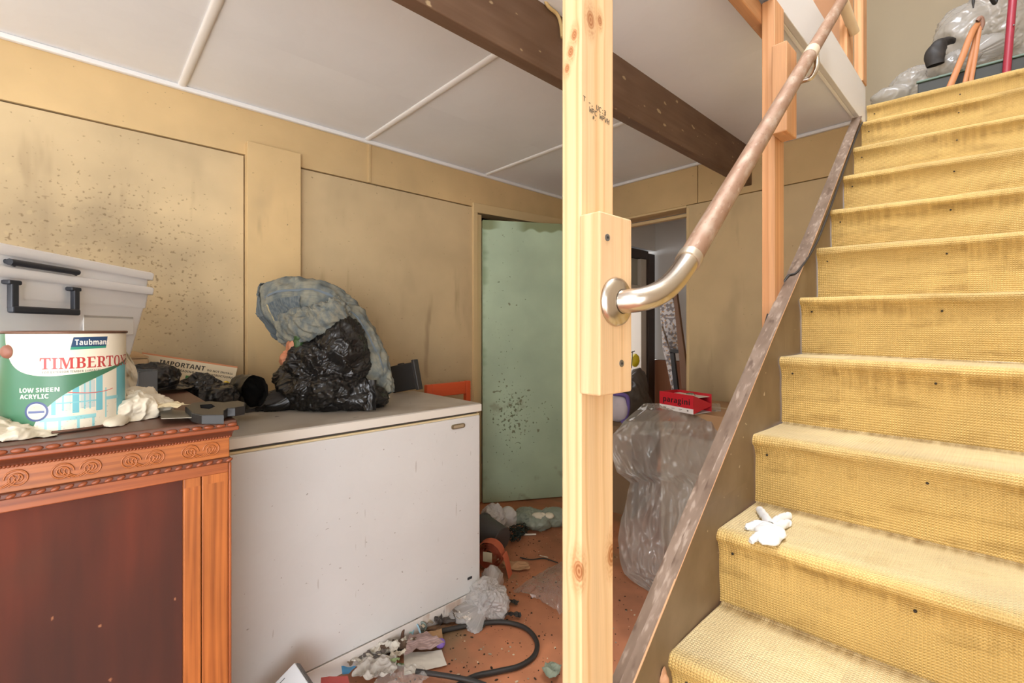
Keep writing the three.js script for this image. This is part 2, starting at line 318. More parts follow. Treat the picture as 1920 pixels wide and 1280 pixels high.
{
  const p = thing('timber_post', 'pale pine post standing in front of the beam, printed with a grade stamp', 'post', [-0.4875, 0, -0.61]);
  const g = bx(-0.0425, 0, -0.092, 0, 2.352, 0, 0.003);
  const uv = g.attributes.uv, ps = g.attributes.position, nn = g.attributes.normal;
  for (let i = 0; i < uv.count; i++) { const broad = Math.abs(nn.getX(i)) > 0.6; uv.setXY(i, broad ? 0.0425 - ps.getZ(i) : 0.0425 + ps.getX(i), ps.getY(i)); }
  mesh('post_shaft', g, M.post, p);
  const stamp = ctex(256, 128, (c) => { c.clearRect(0, 0, 256, 128); c.fillStyle = '#5c5140'; c.font = 'bold 36px monospace'; c.rotate(0.10); c.fillText('T -. UC:3', 6, 38); c.fillText('WPC WPVH', 60, 72); c.font = 'bold 26px monospace'; c.fillText('#.', 90, 98); });
  const sg = new THREE.PlaneGeometry(0.086, 0.043); sg.rotateY(Math.PI / 2); sg.translate(0.0006, 1.622, -0.046);
  mesh('grade_stamp', sg, new THREE.MeshStandardMaterial({ map: stamp, transparent: true, alphaTest: 0.3, roughness: 0.8 }), p);
  const b = mesh('mounting_block', bx(0.0005, 1.142, -0.086, 0.0425, 1.438, 0.006, 0.004), M.pine, p);
  screw(b, 0.0425, 1.397, -0.013); screw(b, 0.0425, 1.192, -0.053);
}
{
  const p = thing('timber_post', 'orange pine post under the white ceiling beside the upper stairs', 'post', [-0.536, 0, -1.691]);
  mesh('post_shaft', bx(-0.041, 0, -0.09, 0, 2.352, 0, 0.003), M.pineWarm, p);
  mesh('packing_block', bx(-0.075, 2.285, -0.175, -0.0415, 2.352, 0.30, 0.004, 'z'), M.pineWarm, p);
  mesh('mounting_block', bx(0.0005, 1.885, -0.066, 0.046, 2.175, 0.034, 0.004), M.pineWarm, p);
}
// ---------------------------------------------------------------- handrail
{
  const h = thing('handrail', 'rusty round metal handrail rising past both timber posts', 'handrail', [-0.445, 1.294, -0.645]);
  const rust = tex(256, 1024, (u, v) => { const f = fbm(u * 5, v * 26, 3, 4) + 0.15, s = Math.cos((u - 0.2) * Math.PI * 2); let c = [168, 146, 126]; c = mixc(c, [140, 104, 80], 0.8 * sm(-0.25, 0.35, f)); c = mixc(c, [112, 76, 58], 0.55 * sm(0.1, 0.5, fbm(u * 24, v * 120, 7, 3))); return mixc(c, [190, 176, 158], 0.6 * sm(0.2, 0.5, fbm(u * 16, v * 90, 12, 3))); });
  const pipeM = mat(0xffffff, 0.55, { map: rust, metalness: 0.25 });
  const steel = mat(0xc9c0b4, 0.26, { metalness: 1.0 });
  const A = V(-0.393, 1.372, -0.795), B = V(-0.470, 2.585, -2.27);
  const L = (p) => p.clone().sub(V(-0.445, 1.294, -0.645));
  const dir = B.clone().sub(A).normalize();
  const g = rod(L(A), L(B), 0.0205, 28); mesh('pipe', g, pipeM, h);
  // stainless bend from the wall flange
  const el = new THREE.CubicBezierCurve3(V(0.004, 0, 0), V(0.072, 0.0, 0.0), L(A).addScaledVector(dir, -0.105), L(A).addScaledVector(dir, 0.01));
  mesh('elbow', new THREE.TubeGeometry(el, 60, 0.0195, 28), steel, h);
  mesh('weld_collar', rod(L(A).addScaledVector(dir, -0.006), L(A).addScaledVector(dir, 0.012), 0.0222, 28), mat(0xb8ab98, 0.45, { metalness: 0.8 }), h);
  const fl = new THREE.LatheGeometry([[0.0, 0], [0.0395, 0], [0.0405, 0.003], [0.039, 0.008], [0.033, 0.0125], [0.024, 0.0145], [0.0215, 0.016], [0.02, 0.016]].map((p) => new THREE.Vector2(...p)), 48); fl.rotateZ(-Math.PI / 2); mesh('wall_flange', fl, steel, h);
  // bracket on the second post
  const tp = V(-0.449, 2.07, -1.655), base = V(-0.4895, 2.045, -1.725);
  const br = mesh('bracket', tube([L(at(1485, 167, 1.53)), L(at(1500, 153, 1.52)), L(at(1519, 146, 1.5)), L(at(1530, 128, 1.49)), L(at(1530, 104, 1.5)), L(at(1523, 90, 1.51))], 0.0085, 50, 12), steel, h);
  const pl = new THREE.CylinderGeometry(0.016, 0.018, 0.006, 20); pl.rotateZ(Math.PI / 2); pl.scale(1, 1.9, 1); pl.translate(...L(at(1485, 168, 1.535)).toArray()); mesh('bracket_plate', pl, steel, h);
  const tA = A.clone().addScaledVector(dir, 1.17), tB = A.clone().addScaledVector(dir, 1.235); mesh('tape_band', rod(L(tA), L(tB), 0.0218, 24), mat(0xc8b49c, 0.5), h);
}
// ---------------------------------------------------------------- staircase
const NOSE = [[-0.4745, 0.20, -0.40], [-0.475, 0.39, -0.645], [-0.48, 0.583, -0.882], [-0.485, 0.764, -1.123], [-0.49, 0.954, -1.367], [-0.495, 1.163, -1.603], [-0.50, 1.361, -1.827], [-0.505, 1.557, -2.048], [-0.51, 1.741, -2.268], [-0.515, 1.937, -2.504], [-0.52, 2.125, -2.727], [-0.525, 2.306, -2.918], [-0.53, 2.451, -3.088]];
{
  const st = thing('staircase', 'steep wooden staircase covered in worn yellow woven vinyl carpet', 'staircase');
  const carpetMap = tex(1024, 1024, (u, v) => { // v: 0 back of the tread .. 0.55 nosing .. 1 bottom of the riser
    const x = u * 1.0, y = v * 0.42; let c = [220, 183, 108];
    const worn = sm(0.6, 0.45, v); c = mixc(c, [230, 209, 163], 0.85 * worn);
    const cell = (Math.sin(x * 2 * Math.PI / 0.0059) * Math.sin(y * 2 * Math.PI / 0.0059)); c = c.map((k) => k * (0.96 + 0.09 * cell));
    const f = fbm(x * 5, y * 5, 2, 5), st2 = fbm(x * 60, y * 5, 5, 3), str = fbm(x * 7, y * 30, 8, 4);
    c = c.map((k, i) => k * (1 + 0.16 * f));
    c = mixc(c, [150, 118, 58], 0.6 * sm(0.0, 0.55, str + 0.25 * st2 + 0.3 * f) * (0.3 + 0.5 * sm(0.5, 0.62, v)));
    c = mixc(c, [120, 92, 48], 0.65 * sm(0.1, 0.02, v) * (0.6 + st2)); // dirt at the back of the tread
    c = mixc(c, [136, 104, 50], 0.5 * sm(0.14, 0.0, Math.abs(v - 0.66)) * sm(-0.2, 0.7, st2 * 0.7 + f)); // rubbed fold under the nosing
    c = mixc(c, [84, 66, 40], 0.6 * spots(x, y, 46, 0.9, 6));
    return c;
  });
  const n = 64, cellTex = tex(n, n, (u, v) => { const a = Math.sin(u * Math.PI * 2) * 0.5 + 0.5, b = Math.sin(v * Math.PI * 2) * 0.5 + 0.5, k = 255 * Math.pow(a * b, 0.6); return [k, k, k]; }, false);
  const bump = rep(cellTex, 1 / 0.0062, 0.42 / 0.0062);
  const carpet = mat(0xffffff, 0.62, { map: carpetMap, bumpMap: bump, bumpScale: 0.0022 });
  const a = THREE.MathUtils.degToRad(-6), t = THREE.MathUtils.degToRad(-1), WD = 1.06;
  const dx = V(Math.cos(a) * Math.cos(t), Math.sin(t), Math.sin(a) * Math.cos(t));
  const tackM = mat(0x2c241a, 0.6);
  for (let i = 0; i < NOSE.length; i++) {
    const [x, y, z] = NOSE[i], prev = i ? NOSE[i - 1] : [x, 0, z + 0.24], next = i < NOSE.length - 1 ? NOSE[i + 1] : [x, y, z - 0.3];
    // profile (z, y): along the tread, round the nosing, down the riser to the tread below
    const zb = next[2] - 0.022, prof = [];
    const R = 0.016;
    prof.push([zb, y + 0.004], [zb + 0.012, y]);
    for (let k = 1; k <= 5; k++) prof.push([lerp(zb + 0.012, z - R, k / 5), y + (k < 5 ? 0 : 0)]);
    for (let k = 1; k <= 7; k++) { const q = k / 7 * Math.PI * 0.86; prof.push([z - R + R * Math.sin(q), y - R + R * Math.cos(q)]); }
    prof.push([z - 0.016, y - 0.042], [z - 0.022, y - 0.06]);
    for (let k = 1; k <= 6; k++) prof.push([z - 0.022 + 0.002 * Math.sin(k), lerp(y - 0.06, prev[1] + 0.002, k / 6)]);
    const np = prof.length - 1, L = prof.map((p, k) => k ? Math.hypot(p[0] - prof[k - 1][0], p[1] - prof[k - 1][1]) : 0); for (let k = 1; k <= np; k++) L[k] += L[k - 1];
    const g = surf((s, tt) => {
      const k = Math.round(tt * np), [pz, py] = prof[k], d = s * WD, wv = 0.006 * noise(d * 3, k * 0.25, i * 3.1) + 0.003 * noise(d * 9, k * 0.4, i);
      const edge = s === 0 ? -0.001 : 0;
      return V(x + edge, py, pz).addScaledVector(dx, d).add(V(0, k < 8 ? wv * 0.5 : 0, k >= 6 ? wv : 0));
    }, 70, np);
    const uv = g.attributes.uv;
    for (let q = 0; q < uv.count; q++) { const k = Math.floor(q / 71); const l = L[k], noseL = L[8], tl = L[np]; uv.setXY(q, (q % 71) / 70 * WD + i * 0.37, l < noseL ? 0.55 * l / noseL : 0.55 + 0.45 * (l - noseL) / (tl - noseL)); }
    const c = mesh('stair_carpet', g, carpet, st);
    if (i >= 2) for (const o of [0.03, 0.36]) { const s = new THREE.SphereGeometry(0.0032, 8, 6); const p = V(x, y - 0.052, z - 0.018).addScaledVector(dx, o); s.translate(p.x, p.y, p.z); mesh('tack', s, tackM, c); }
  }
  // stringers: brown painted boards with a worn top edge
  const scuff = tex(512, 512, (u, v) => { const f = fbm(u * 8, v * 8, 4, 4) * 24; let c = [116 + f, 97 + f, 74 + f]; return mixc(c, [205, 190, 165], 0.8 * sm(0.78, 0.84, noise(u * 40, v * 30, 2) + 0.5 * noise(u * 90, v * 60, 3))); });
  const worn = tex(256, 1024, (u, v) => { const f = fbm(u * 3, v * 20, 4, 4), s = fbm(u * 12, v * 70, 8, 3); let c = [126 + f * 40, 106 + f * 40, 90 + f * 40]; c = mixc(c, [176, 158, 142], 0.7 * sm(0.05, 0.4, s + f * 0.5)); return mixc(c, [82, 62, 48], 0.7 * sm(0.15, 0.4, fbm(u * 5, v * 36, 14, 3))); });
  const face = mat(0xffffff, 0.5, { map: rep(scuff, 1.2, 1.2) }), cap = mat(0xffffff, 0.55, { map: rep(worn, 8, 0.5) });
  const topLine = [[-0.40, 0.317], [-0.797, 0.632], [-1.504, 1.197], [-2.047, 1.607], [-2.727, 2.165], [-2.95, 2.345]];
  const edgeX = (z) => -0.48 + (z + 0.882) * 0.0227;
  const board = (x0, x1, up, dn) => { // between two offsets from the stair edge
    const pos = [], idx = [], N = topLine.length;
    for (const [z, y] of topLine) { const e = edgeX(z); pos.push(e + x0, y + up, z, e + x1, y + up, z, e + x1, Math.max(0, y - dn), z, e + x0, Math.max(0, y - dn), z); }
    for (let k = 0; k < N - 1; k++) for (let f = 0; f < 4; f++) { const p = k * 4 + f, q = k * 4 + (f + 1) % 4; idx.push(p, q, q + 4, p, q + 4, p + 4); }
    idx.push(0, 2, 1, 0, 3, 2); const o = (N - 1) * 4; idx.push(o, o + 1, o + 2, o, o + 2, o + 3);
    const g = new THREE.BufferGeometry(); g.setAttribute('position', new THREE.Float32BufferAttribute(pos, 3)); g.setIndex(idx);
    const h = g.toNonIndexed(); h.computeVertexNormals(); return boxUV(h, 'z');
  };
  mesh('stringer', board(-0.037, -0.001, -0.003, 0.42), face, st);
  mesh('stringer_cap', board(-0.040, 0.0015, 0.002, 0.003), cap, st);
  const edgeM = mat(0xc79a72, 0.7), lp = topLine.slice(0, 5).map(([z, y]) => V(edgeX(z) + 0.0005, y - 0.002 + 0.002 * Math.sin(z * 30), z)); mesh('bare_edge', tube(lp, 0.0022, 60, 6), edgeM, st);
  const gouge = lump(V(-0.4775, 0.545, -0.86), [[-0.4775, 0.545, -0.86, 0.002, 0.022, 0.012]], { nu: 20, nv: 14, amp: 0.002, freq: 90 }); gouge.rotateX(0); mesh('bare_gouge', gouge, mat(0xb98a66, 0.8), st);
  const right = board(1.06, 1.10, 0, 0.42); right.translate(0, -0.02, -0.1); mesh('stringer', right, face, st);
}
{ // loose cable that lies along the top edge
  const e = (z) => -0.48 + (z + 0.882) * 0.0227;
  const pts = [onX(1433, 616, -0.562), onX(1444, 577, -0.556), onX(1461, 545, -0.545), onX(1479, 516, -0.53), [-0.508, 1.45, -1.835], [-0.497, 1.56, -2.0], [-0.500, 1.70, -2.18], [-0.508, 1.885, -2.41], [-0.514, 2.06, -2.62], [-0.520, 2.22, -2.82], [-0.52, 2.30, -2.92]];
  tag(mesh('cable', tube(pts, 0.0042, 90, 8), mat(0x2f2a26, 0.5)), 'thin black cable lying along the top edge of the stair stringer', 'cable');
}
{ // balustrade above the floor edge
  const b = thing('balustrade', 'orange pine boards standing on the white floor edge at the stair top', 'balustrade');
  mesh('baluster', bx(-0.575, 2.5625, -3.12, -0.535, 4.0, -3.03, 0.003), M.pineWarm, b);
  mesh('baluster', bx(-0.582, 2.5625, -2.86, -0.545, 4.0, -2.73, 0.003), M.pineWarm, b);
  mesh('board', bx(-0.578, 2.5625, -2.62, -0.552, 4.0, -2.2, 0.003), mat(0xc69674, 0.6), b);
  tag(mesh('pipe', rod(onZ(1602, 62, -2.78), onZ(1575, -12, -2.6), 0.022, 18), mat(0xcdb592, 0.5)), 'short cream pipe end hanging between orange boards above the stairs', 'pipe');
}
// ---------------------------------------------------------------- green door
{
  const hinge = V(-2.566, 0, -2.1), end = V(-2.158, 0, -2.803);
  const L = hinge.distanceTo(end), ry = Math.atan2(-(end.z - hinge.z), end.x - hinge.x);
  const d = structure('door_3'); d.position.set(hinge.x, 0, hinge.z); d.rotation.y = ry;
  const green = tex(768, 1536, (u, v) => {
    const x = u * 0.82, y = v * 2.03; let c = [178, 200, 172]; const f = fbm(x * 2.2, y * 2.2, 21, 5), g = fbm(x * 6, y * 6, 25, 4);
    c = c.map((k) => k * (1 + 0.16 * f));
    c = mixc(c, [132, 152, 118], 0.85 * sm(0.1, 0.16, 0.13 - x + 0.05 * noise(y * 5, 1, 3) + 0.02 * noise(y * 30, 2, 4)) ); // stained hinge edge
    c = mixc(c, [126, 136, 96], 0.8 * sm(1.955, 1.972, y + 0.03 * noise(x * 12, 3, 3)) * sm(0.0, 0.1, Math.abs(x - 0.19) - 0.04));
    c = mixc(c, [134, 132, 104], 0.6 * sm(0.25, 0.5, g + f * 0.5) * sm(1.4, 0.6, y));
    const zone = 0.22 * sm(0.25, 0.02, Math.abs(x - 0.16)) + 0.28 * sm(0.4, 0.1, Math.hypot(x - 0.35, (y - 0.62) * 1.1)) ;
    c = mixc(c, [92, 104, 74], 0.75 * spots(x, y, 50, 0.98 - 1.5 * zone, 3)); c = mixc(c, [96, 92, 62], 0.6 * spots(x, y, 24, 1.0 - zone * 1.4, 9));
    return c;
  });
  const g = bx(0, 0.006, -0.036, L, 2.026, 0, 0.003); const uv = g.attributes.uv; for (let i = 0; i < uv.count; i++) uv.setXY(i, uv.getX(i) / 0.82, uv.getY(i) / 2.03);
  const leaf = mesh('door_leaf', g, mat(0xffffff, 0.6, { map: green }), d);
  const kn = new THREE.LatheGeometry([[0, 0.06], [0.02, 0.058], [0.027, 0.045], [0.022, 0.03], [0.011, 0.022], [0.011, 0.006], [0.026, 0.004], [0.027, 0]].map((p) => new THREE.Vector2(...p)), 24); kn.rotateX(Math.PI / 2); kn.translate(L - 0.06, 1.0, 0); mesh('door_knob', kn, mat(0xb8a98a, 0.35, { metalness: 0.8 }), leaf);
}
// ---------------------------------------------------------------- chest freezer
const FT = 0.912;
{
  const f = thing('chest_freezer', 'white chest freezer with a worn grey lid and rusty badge beside the green door', 'freezer', [-1.65, 0, -1.335]);
  const body = mat(0xffffff, 0.38, { map: tex(1024, 1024, (u, v) => { const k = fbm(u * 3, v * 3, 3, 4) * 8; let c = [216 + k, 215 + k, 212 + k]; c = mixc(c, [120, 110, 98], 0.55 * spots(u, v * 1.3, 60, 0.78, 2)); c = mixc(c, [206, 190, 160], 0.45 * sm(0.9, 1.0, v + 0.08 * noise(u * 6, 2))); return mixc(c, [150, 140, 128], 0.35 * sm(0.62, 0.66, noise(u * 110, v * 9, 5))); }) });
  mesh('cabinet_body', bx(-0.56, 0.068, 0.0, 0, 0.858, 1.045, 0.006), body, f);
  const pl = tex(512, 128, (u, v) => { let c = [222, 214, 206]; const k = fbm(u * 14, v * 3, 3, 4); c = mixc(c, [176, 150, 130], 0.8 * sm(0.1, 0.4, k)); return mixc(c, [90, 76, 64], 0.7 * spots(u, v * 0.25, 40, 0.6, 4)); });
  mesh('plinth', bx(-0.54, 0.0, 0.01, -0.0015, 0.064, 1.04, 0.003), mat(0xffffff, 0.6, { map: pl }), f);
  mesh('gasket', bx(-0.55, 0.858, 0.004, -0.001, 0.866, 1.04, 0.002), mat(0xd9c79c, 0.6), f);
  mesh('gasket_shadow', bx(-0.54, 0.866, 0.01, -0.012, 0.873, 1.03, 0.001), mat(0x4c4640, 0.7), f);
  const lidT = tex(512, 512, (u, v) => { const k = fbm(u * 5, v * 5, 13, 5) * 22; let c = [184 + k, 177 + k, 166 + k]; c = mixc(c, [145, 130, 112], 0.55 * sm(0.0, 0.4, fbm(u * 3, v * 3, 17, 4))); return mixc(c, [70, 60, 52], 0.7 * spots(u, v, 22, 0.74, 4)); });
  const lid = mesh('lid', bx(-0.572, 0.873, -0.004, 0.004, FT, 1.05, 0.007), mat(0xffffff, 0.4, { map: lidT }), f);
  mesh('lid_edge', bx(0.0035, 0.876, -0.004, 0.0052, FT - 0.005, 1.05, 0.0006), mat(0xe2dcd0, 0.4), lid);
  const badge = new RoundedBoxGeometry(0.004, 0.017, 0.068, 3, 0.002); const s = new THREE.CylinderGeometry(0.0085, 0.0085, 0.004, 20);
  const sh = new THREE.Shape(); sh.absarc(-0.026, 0, 0.0088, Math.PI / 2, Math.PI * 1.5); sh.absarc(0.026, 0, 0.0088, -Math.PI / 2, Math.PI / 2);
  const bg = new THREE.ExtrudeGeometry(sh, { depth: 0.004, bevelEnabled: true, bevelSize: 0.0015, bevelThickness: 0.001, bevelSegments: 2 }); bg.rotateY(Math.PI / 2); bg.translate(0.001, 0.824, 0.125); mesh('badge', bg, mat(0x8d8068, 0.4, { metalness: 0.6 }), f);
  const bi = new THREE.Shape(); bi.absarc(-0.022, 0, 0.0055, Math.PI / 2, Math.PI * 1.5); bi.absarc(0.022, 0, 0.0055, -Math.PI / 2, Math.PI / 2);
  const big = new THREE.ExtrudeGeometry(bi, { depth: 0.002, bevelEnabled: false }); big.rotateY(Math.PI / 2); big.translate(0.0052, 0.824, 0.125); mesh('badge_face', big, mat(0xb6a68a, 0.5, { metalness: 0.3 }), f);
  mesh('name_plate', bx(0.0, 0.131, 0.048, 0.003, 0.142, 0.073, 0.001), mat(0x2d2f33, 0.4), f);
}
// ---------------------------------------------------------------- carved wooden cabinet
const CT = 1.05;
{
  const c = thing('carved_cabinet', 'reddish brown wooden cabinet with a carved scroll frieze and dark panel', 'cabinet', [-1.2, 0, -0.25]);
  const wood = (seed, a, b, rp) => rep(tex(256, 1024, (u, v) => { const q = u + 0.05 * noise(u * 4, v * 2, seed); const r = 0.5 + 0.5 * Math.sin(q * 70 + 4 * noise(u * 6, v * 1.5, seed)); let k = mixc(a, b, 0.5 * r * sm(-0.3, 0.3, noise(u * 14, v * 1.2, seed + 2)) + 0.25 * sm(0, 0.5, noise(u * 120, v * 6, seed + 4))); return k.map((z) => z * (1 + 0.14 * fbm(u * 3, v * 5, seed + 8, 4))); }), ...rp);
  const orange = mat(0xffffff, 0.36, { map: wood(3, [168, 98, 48], [116, 60, 28], [6, 1.1]) });
  const rail = mat(0xffffff, 0.36, { map: wood(9, [156, 86, 46], [110, 54, 30], [6, 1.1]) });
  const red = mat(0x864526, 0.4), deep = mat(0x5f3424, 0.4);
  const panelT = tex(512, 1024, (u, v) => { const f = fbm(u * 3, v * 1.2, 3, 5), st = fbm(u * 22, v * 2.5, 6, 4); let k = mixc([88, 36, 18], [60, 27, 15], sm(-0.3, 0.3, f)); k = k.map((z) => z * (1 + 0.25 * st)); k = mixc(k, [62, 52, 38], 0.5 * sm(0.0, 0.4, fbm(u * 4, v * 4, 12, 3)) * sm(0.55, 0.95, v)); return mixc(k, [170, 120, 84], 0.7 * sm(0.86, 0.9, noise(u * 40, v * 30, 3) + 0.4 * noise(u * 80, v * 90, 8))); });
  const Z1 = 0.95; // extends to the left of the picture
  mesh('carcass', bx(-0.76, 0.0, 0.004, -0.025, 1.0, Z1, 0.002), deep, c);
  const tp = mesh('top', bx(-0.77, 1.034, -0.004, 0.036, CT, Z1, 0.004, 'z'), mat(0x5d3a2a, 0.45), c);
  // top edge: a row of leaf shaped notches
  mesh('cornice', bx(-0.03, 1.026, -0.008, 0.036, 1.036, Z1, 0.004, 'z'), red, c);
  const lf = new THREE.SphereGeometry(0.008, 8, 6); lf.scale(0.55, 0.55, 1.25);
  for (let k = 0; k < 24; k++) { const m = mesh('leaf_bead', lf, red, tp); m.position.set(0.036, 1.0405, 0.006 + k * 0.0215); }
  const cov = []; for (let k = 0; k <= 8; k++) { const q = k / 8; cov.push([0.004 + 0.026 * (1 - Math.sin(q * Math.PI / 2)) , 1.027 - 0.019 * q]); }
  const cg = surf((s, t) => { const p = cov[Math.round(t * 8)]; return V(p[0], p[1], lerp(0.0, Z1, s)); }, 4, 8, [0.9, 0.03]); mesh('cove', cg, deep, c);
  mesh('frieze', bx(-0.03, 0.962, 0.004, 0.002, 1.009, Z1, 0.002, 'z'), orange, c);
  // rope bead
  const rope = []; for (let k = 0; k < 110; k++) { const s = new THREE.SphereGeometry(0.0032, 6, 5); s.scale(0.9, 0.85, 1); s.rotateX(0.6); s.translate(0.004, 1.0085, 0.004 + k * 0.0052); rope.push(s); }
  mesh('rope_moulding', rope, red, c).userData.kind = 'stuff';
  const fz = c.children.find((o) => o.name === 'frieze');
  const spiral = (dirS) => { const p = []; for (let k = 0; k <= 44; k++) { const q = k / 44, r = 0.0165 * (1 - q * 0.86), an = q * Math.PI * 4.4; p.push(V(0, r * Math.sin(an) * 1.0, dirS * r * Math.cos(an))); } return tube(p, 0.0016, 70, 5); };
  const leafArc = (dirS, k) => { const p = []; for (let j = 0; j <= 10; j++) { const q = j / 10; p.push(V(0, -0.013 + 0.026 * q * (0.6 + 0.13 * k), dirS * (0.018 + 0.006 * k + 0.014 * Math.sin(q * 2.2)))); } return tube(p, 0.0014, 18, 5); };
  const sA = mergeGeometries([spiral(1), leafArc(1, 0), leafArc(1, 1), leafArc(1, 2)].map(clean)), sB = mergeGeometries([spiral(-1), leafArc(-1, 0), leafArc(-1, 1), leafArc(-1, 2)].map(clean));
  for (let k = 0; k < 11; k++) { const m = mesh('scroll', k % 2 ? sB : sA, orange, fz); m.position.set(0.0025, 0.985, 0.03 + k * 0.049 + (k % 2 ? 0 : 0.008)); }
  mesh('lower_moulding', bx(-0.03, 0.951, 0.001, 0.009, 0.963, Z1, 0.004, 'z'), deep, c);
  const lm = c.children.find((o) => o.name === 'lower_moulding'); const bd = new THREE.SphereGeometry(0.0055, 8, 6); bd.scale(0.7, 0.7, 1.35);
  for (let k = 0; k < 26; k++) { const m = mesh('bead', bd, red, lm); m.position.set(0.0085, 0.957, 0.006 + k * 0.0185); m.rotation.x = 0.35; }
  mesh('top_rail', bx(-0.025, 0.928, 0.006, 0.001, 0.952, Z1, 0.002, 'z'), rail, c);
  mesh('stile', bx(-0.025, 0.0, 0.006, 0.0, 0.929, 0.056, 0.002), orange, c);
  mesh('stile', bx(-0.025, 0.0, 0.0575, -0.001, 0.929, 0.089, 0.002), orange, c);
  mesh('stile_bead', bx(-0.02, 0.0, 0.0, 0.002, 0.95, 0.0055, 0.002), rail, c);
  const pg = bx(-0.03, 0.0, 0.089, -0.012, 0.929, Z1, 0.001); mesh('panel', pg, mat(0xffffff, 0.85, { map: rep(panelT, 1.2, 0.9) }), c);
}
// big carton behind the cabinet that the tubs stand on
{
  const b = thing('cardboard_box', 'tall plain brown carton hidden behind the cabinet under the stacked tubs', 'box', [-1.985, 0, -0.17]);
  const cb = mat(0xa98a64, 0.85);
  mesh('carton_body', bx(-0.5, 0, 0.0, 0, 1.15, 0.42, 0.006), cb, b); mesh('flap', bx(-0.5, 1.1505, 0.0, 0, 1.156, 0.208, 0.001), cb, b); mesh('flap', bx(-0.5, 1.1505, 0.212, 0, 1.156, 0.42, 0.001), cb, b);
}
// ---------------------------------------------------------------- nested plastic tubs
{
  const e = FWD.clone().multiplyScalar(Math.cos(0.166)).addScaledVector(RGT, -Math.sin(0.166)); // along the face that shows
  const ry = Math.atan2(-e.z, e.x); // local x = e, local z = towards the camera side (right)
  const plast = film(0xffffff, 0.03, 0.3), dk = mat(0x2e3138, 0.45);
  const corner = at(297, 640, 1.56);
  const make = (label, y, folded) => {
    const t = thing('storage_tub', label, 'tub', [corner.x, y, corner.z], ry, undefined);
    const Lx = 0.64, Lz = 0.34, h = 0.225;
    const ring = (y, o, k) => { // rounded rectangle outline shrunk by o
      const hx = Lx / 2 - o, hz = Lz / 2 - o, r = 0.04, q = k * 4; const c = Math.floor(q) % 4, a = (c + (q - Math.floor(q))) * Math.PI / 2;
      const sx = [1, -1, -1, 1][c], sz = [1, 1, -1, -1][c]; return V(-Lx / 2 + sx * (hx - r) + r * Math.cos(a), y, -Lz / 2 + sz * (hz - r) + r * Math.sin(a));
    };
    const prof = [[0.001, 0.046], [0.012, 0.042], [h * 0.7, 0.019], [h * 0.72, 0.014], [h - 0.02, 0.010], [h - 0.02, 0.0], [h, -0.002], [h + 0.004, 0.002], [h + 0.003, 0.014], [h - 0.02, 0.016], [0.016, 0.046]];
    const N = 64; const g = surf((s, tt) => { const [py, o] = prof[Math.round(tt * (prof.length - 1))]; const c = Math.min(3.999, s * 4); return ring(py, o, s === 1 ? 0 : c / 4); }, N, prof.length - 1, [1, 1]);
    mesh('tub_shell', g, plast, t);
    mesh('tub_floor', bx(-Lx + 0.06, 0.002, -Lz + 0.06, -0.06, 0.006, -0.06, 0.001), plast, t);
    // handle in the middle of the long side
    const hx = -0.465, w = 0.098;
    const hd = folded
      ? [rod(V(hx - w, h - 0.035, 0.006), V(hx + w, h - 0.035, 0.006), 0.0072, 12), rod(V(hx - w + 0.012, h - 0.032, -0.012), V(hx - w + 0.012, h - 0.04, 0.008), 0.005, 8), rod(V(hx + w - 0.006, h - 0.032, -0.012), V(hx + w - 0.006, h - 0.04, 0.008), 0.005, 8)]
      : [bx(hx - w, h - 0.098, 0.0, hx + w, h - 0.082, 0.014, 0.004), bx(hx - w, h - 0.09, 0.0, hx - w + 0.018, h - 0.028, 0.012, 0.003), bx(hx + w - 0.018, h - 0.09, 0.0, hx + w, h - 0.028, 0.012, 0.003), bx(hx - w - 0.006, h - 0.036, -0.006, hx - w + 0.026, h - 0.026, 0.012, 0.003), bx(hx + w - 0.026, h - 0.036, -0.006, hx + w + 0.006, h - 0.026, 0.012, 0.003)];
    const ho = mesh('handle', hd, dk, t); ho.userData.label = folded ? 'dark handle folded level' : 'dark handle hanging down';
    mesh('label_sheet', bx(-0.30, 0.075, -0.027, -0.09, h - 0.03, -0.0235, 0.0005), mat(0xf2efe8, 0.4), t);
    return t;
  };
  make('lower clear plastic tub of the nested pair, its dark handle hanging down', 1.157, false);
  make('upper clear plastic tub of the nested pair, its dark handle folded level', 1.157 + 0.048, true);
}
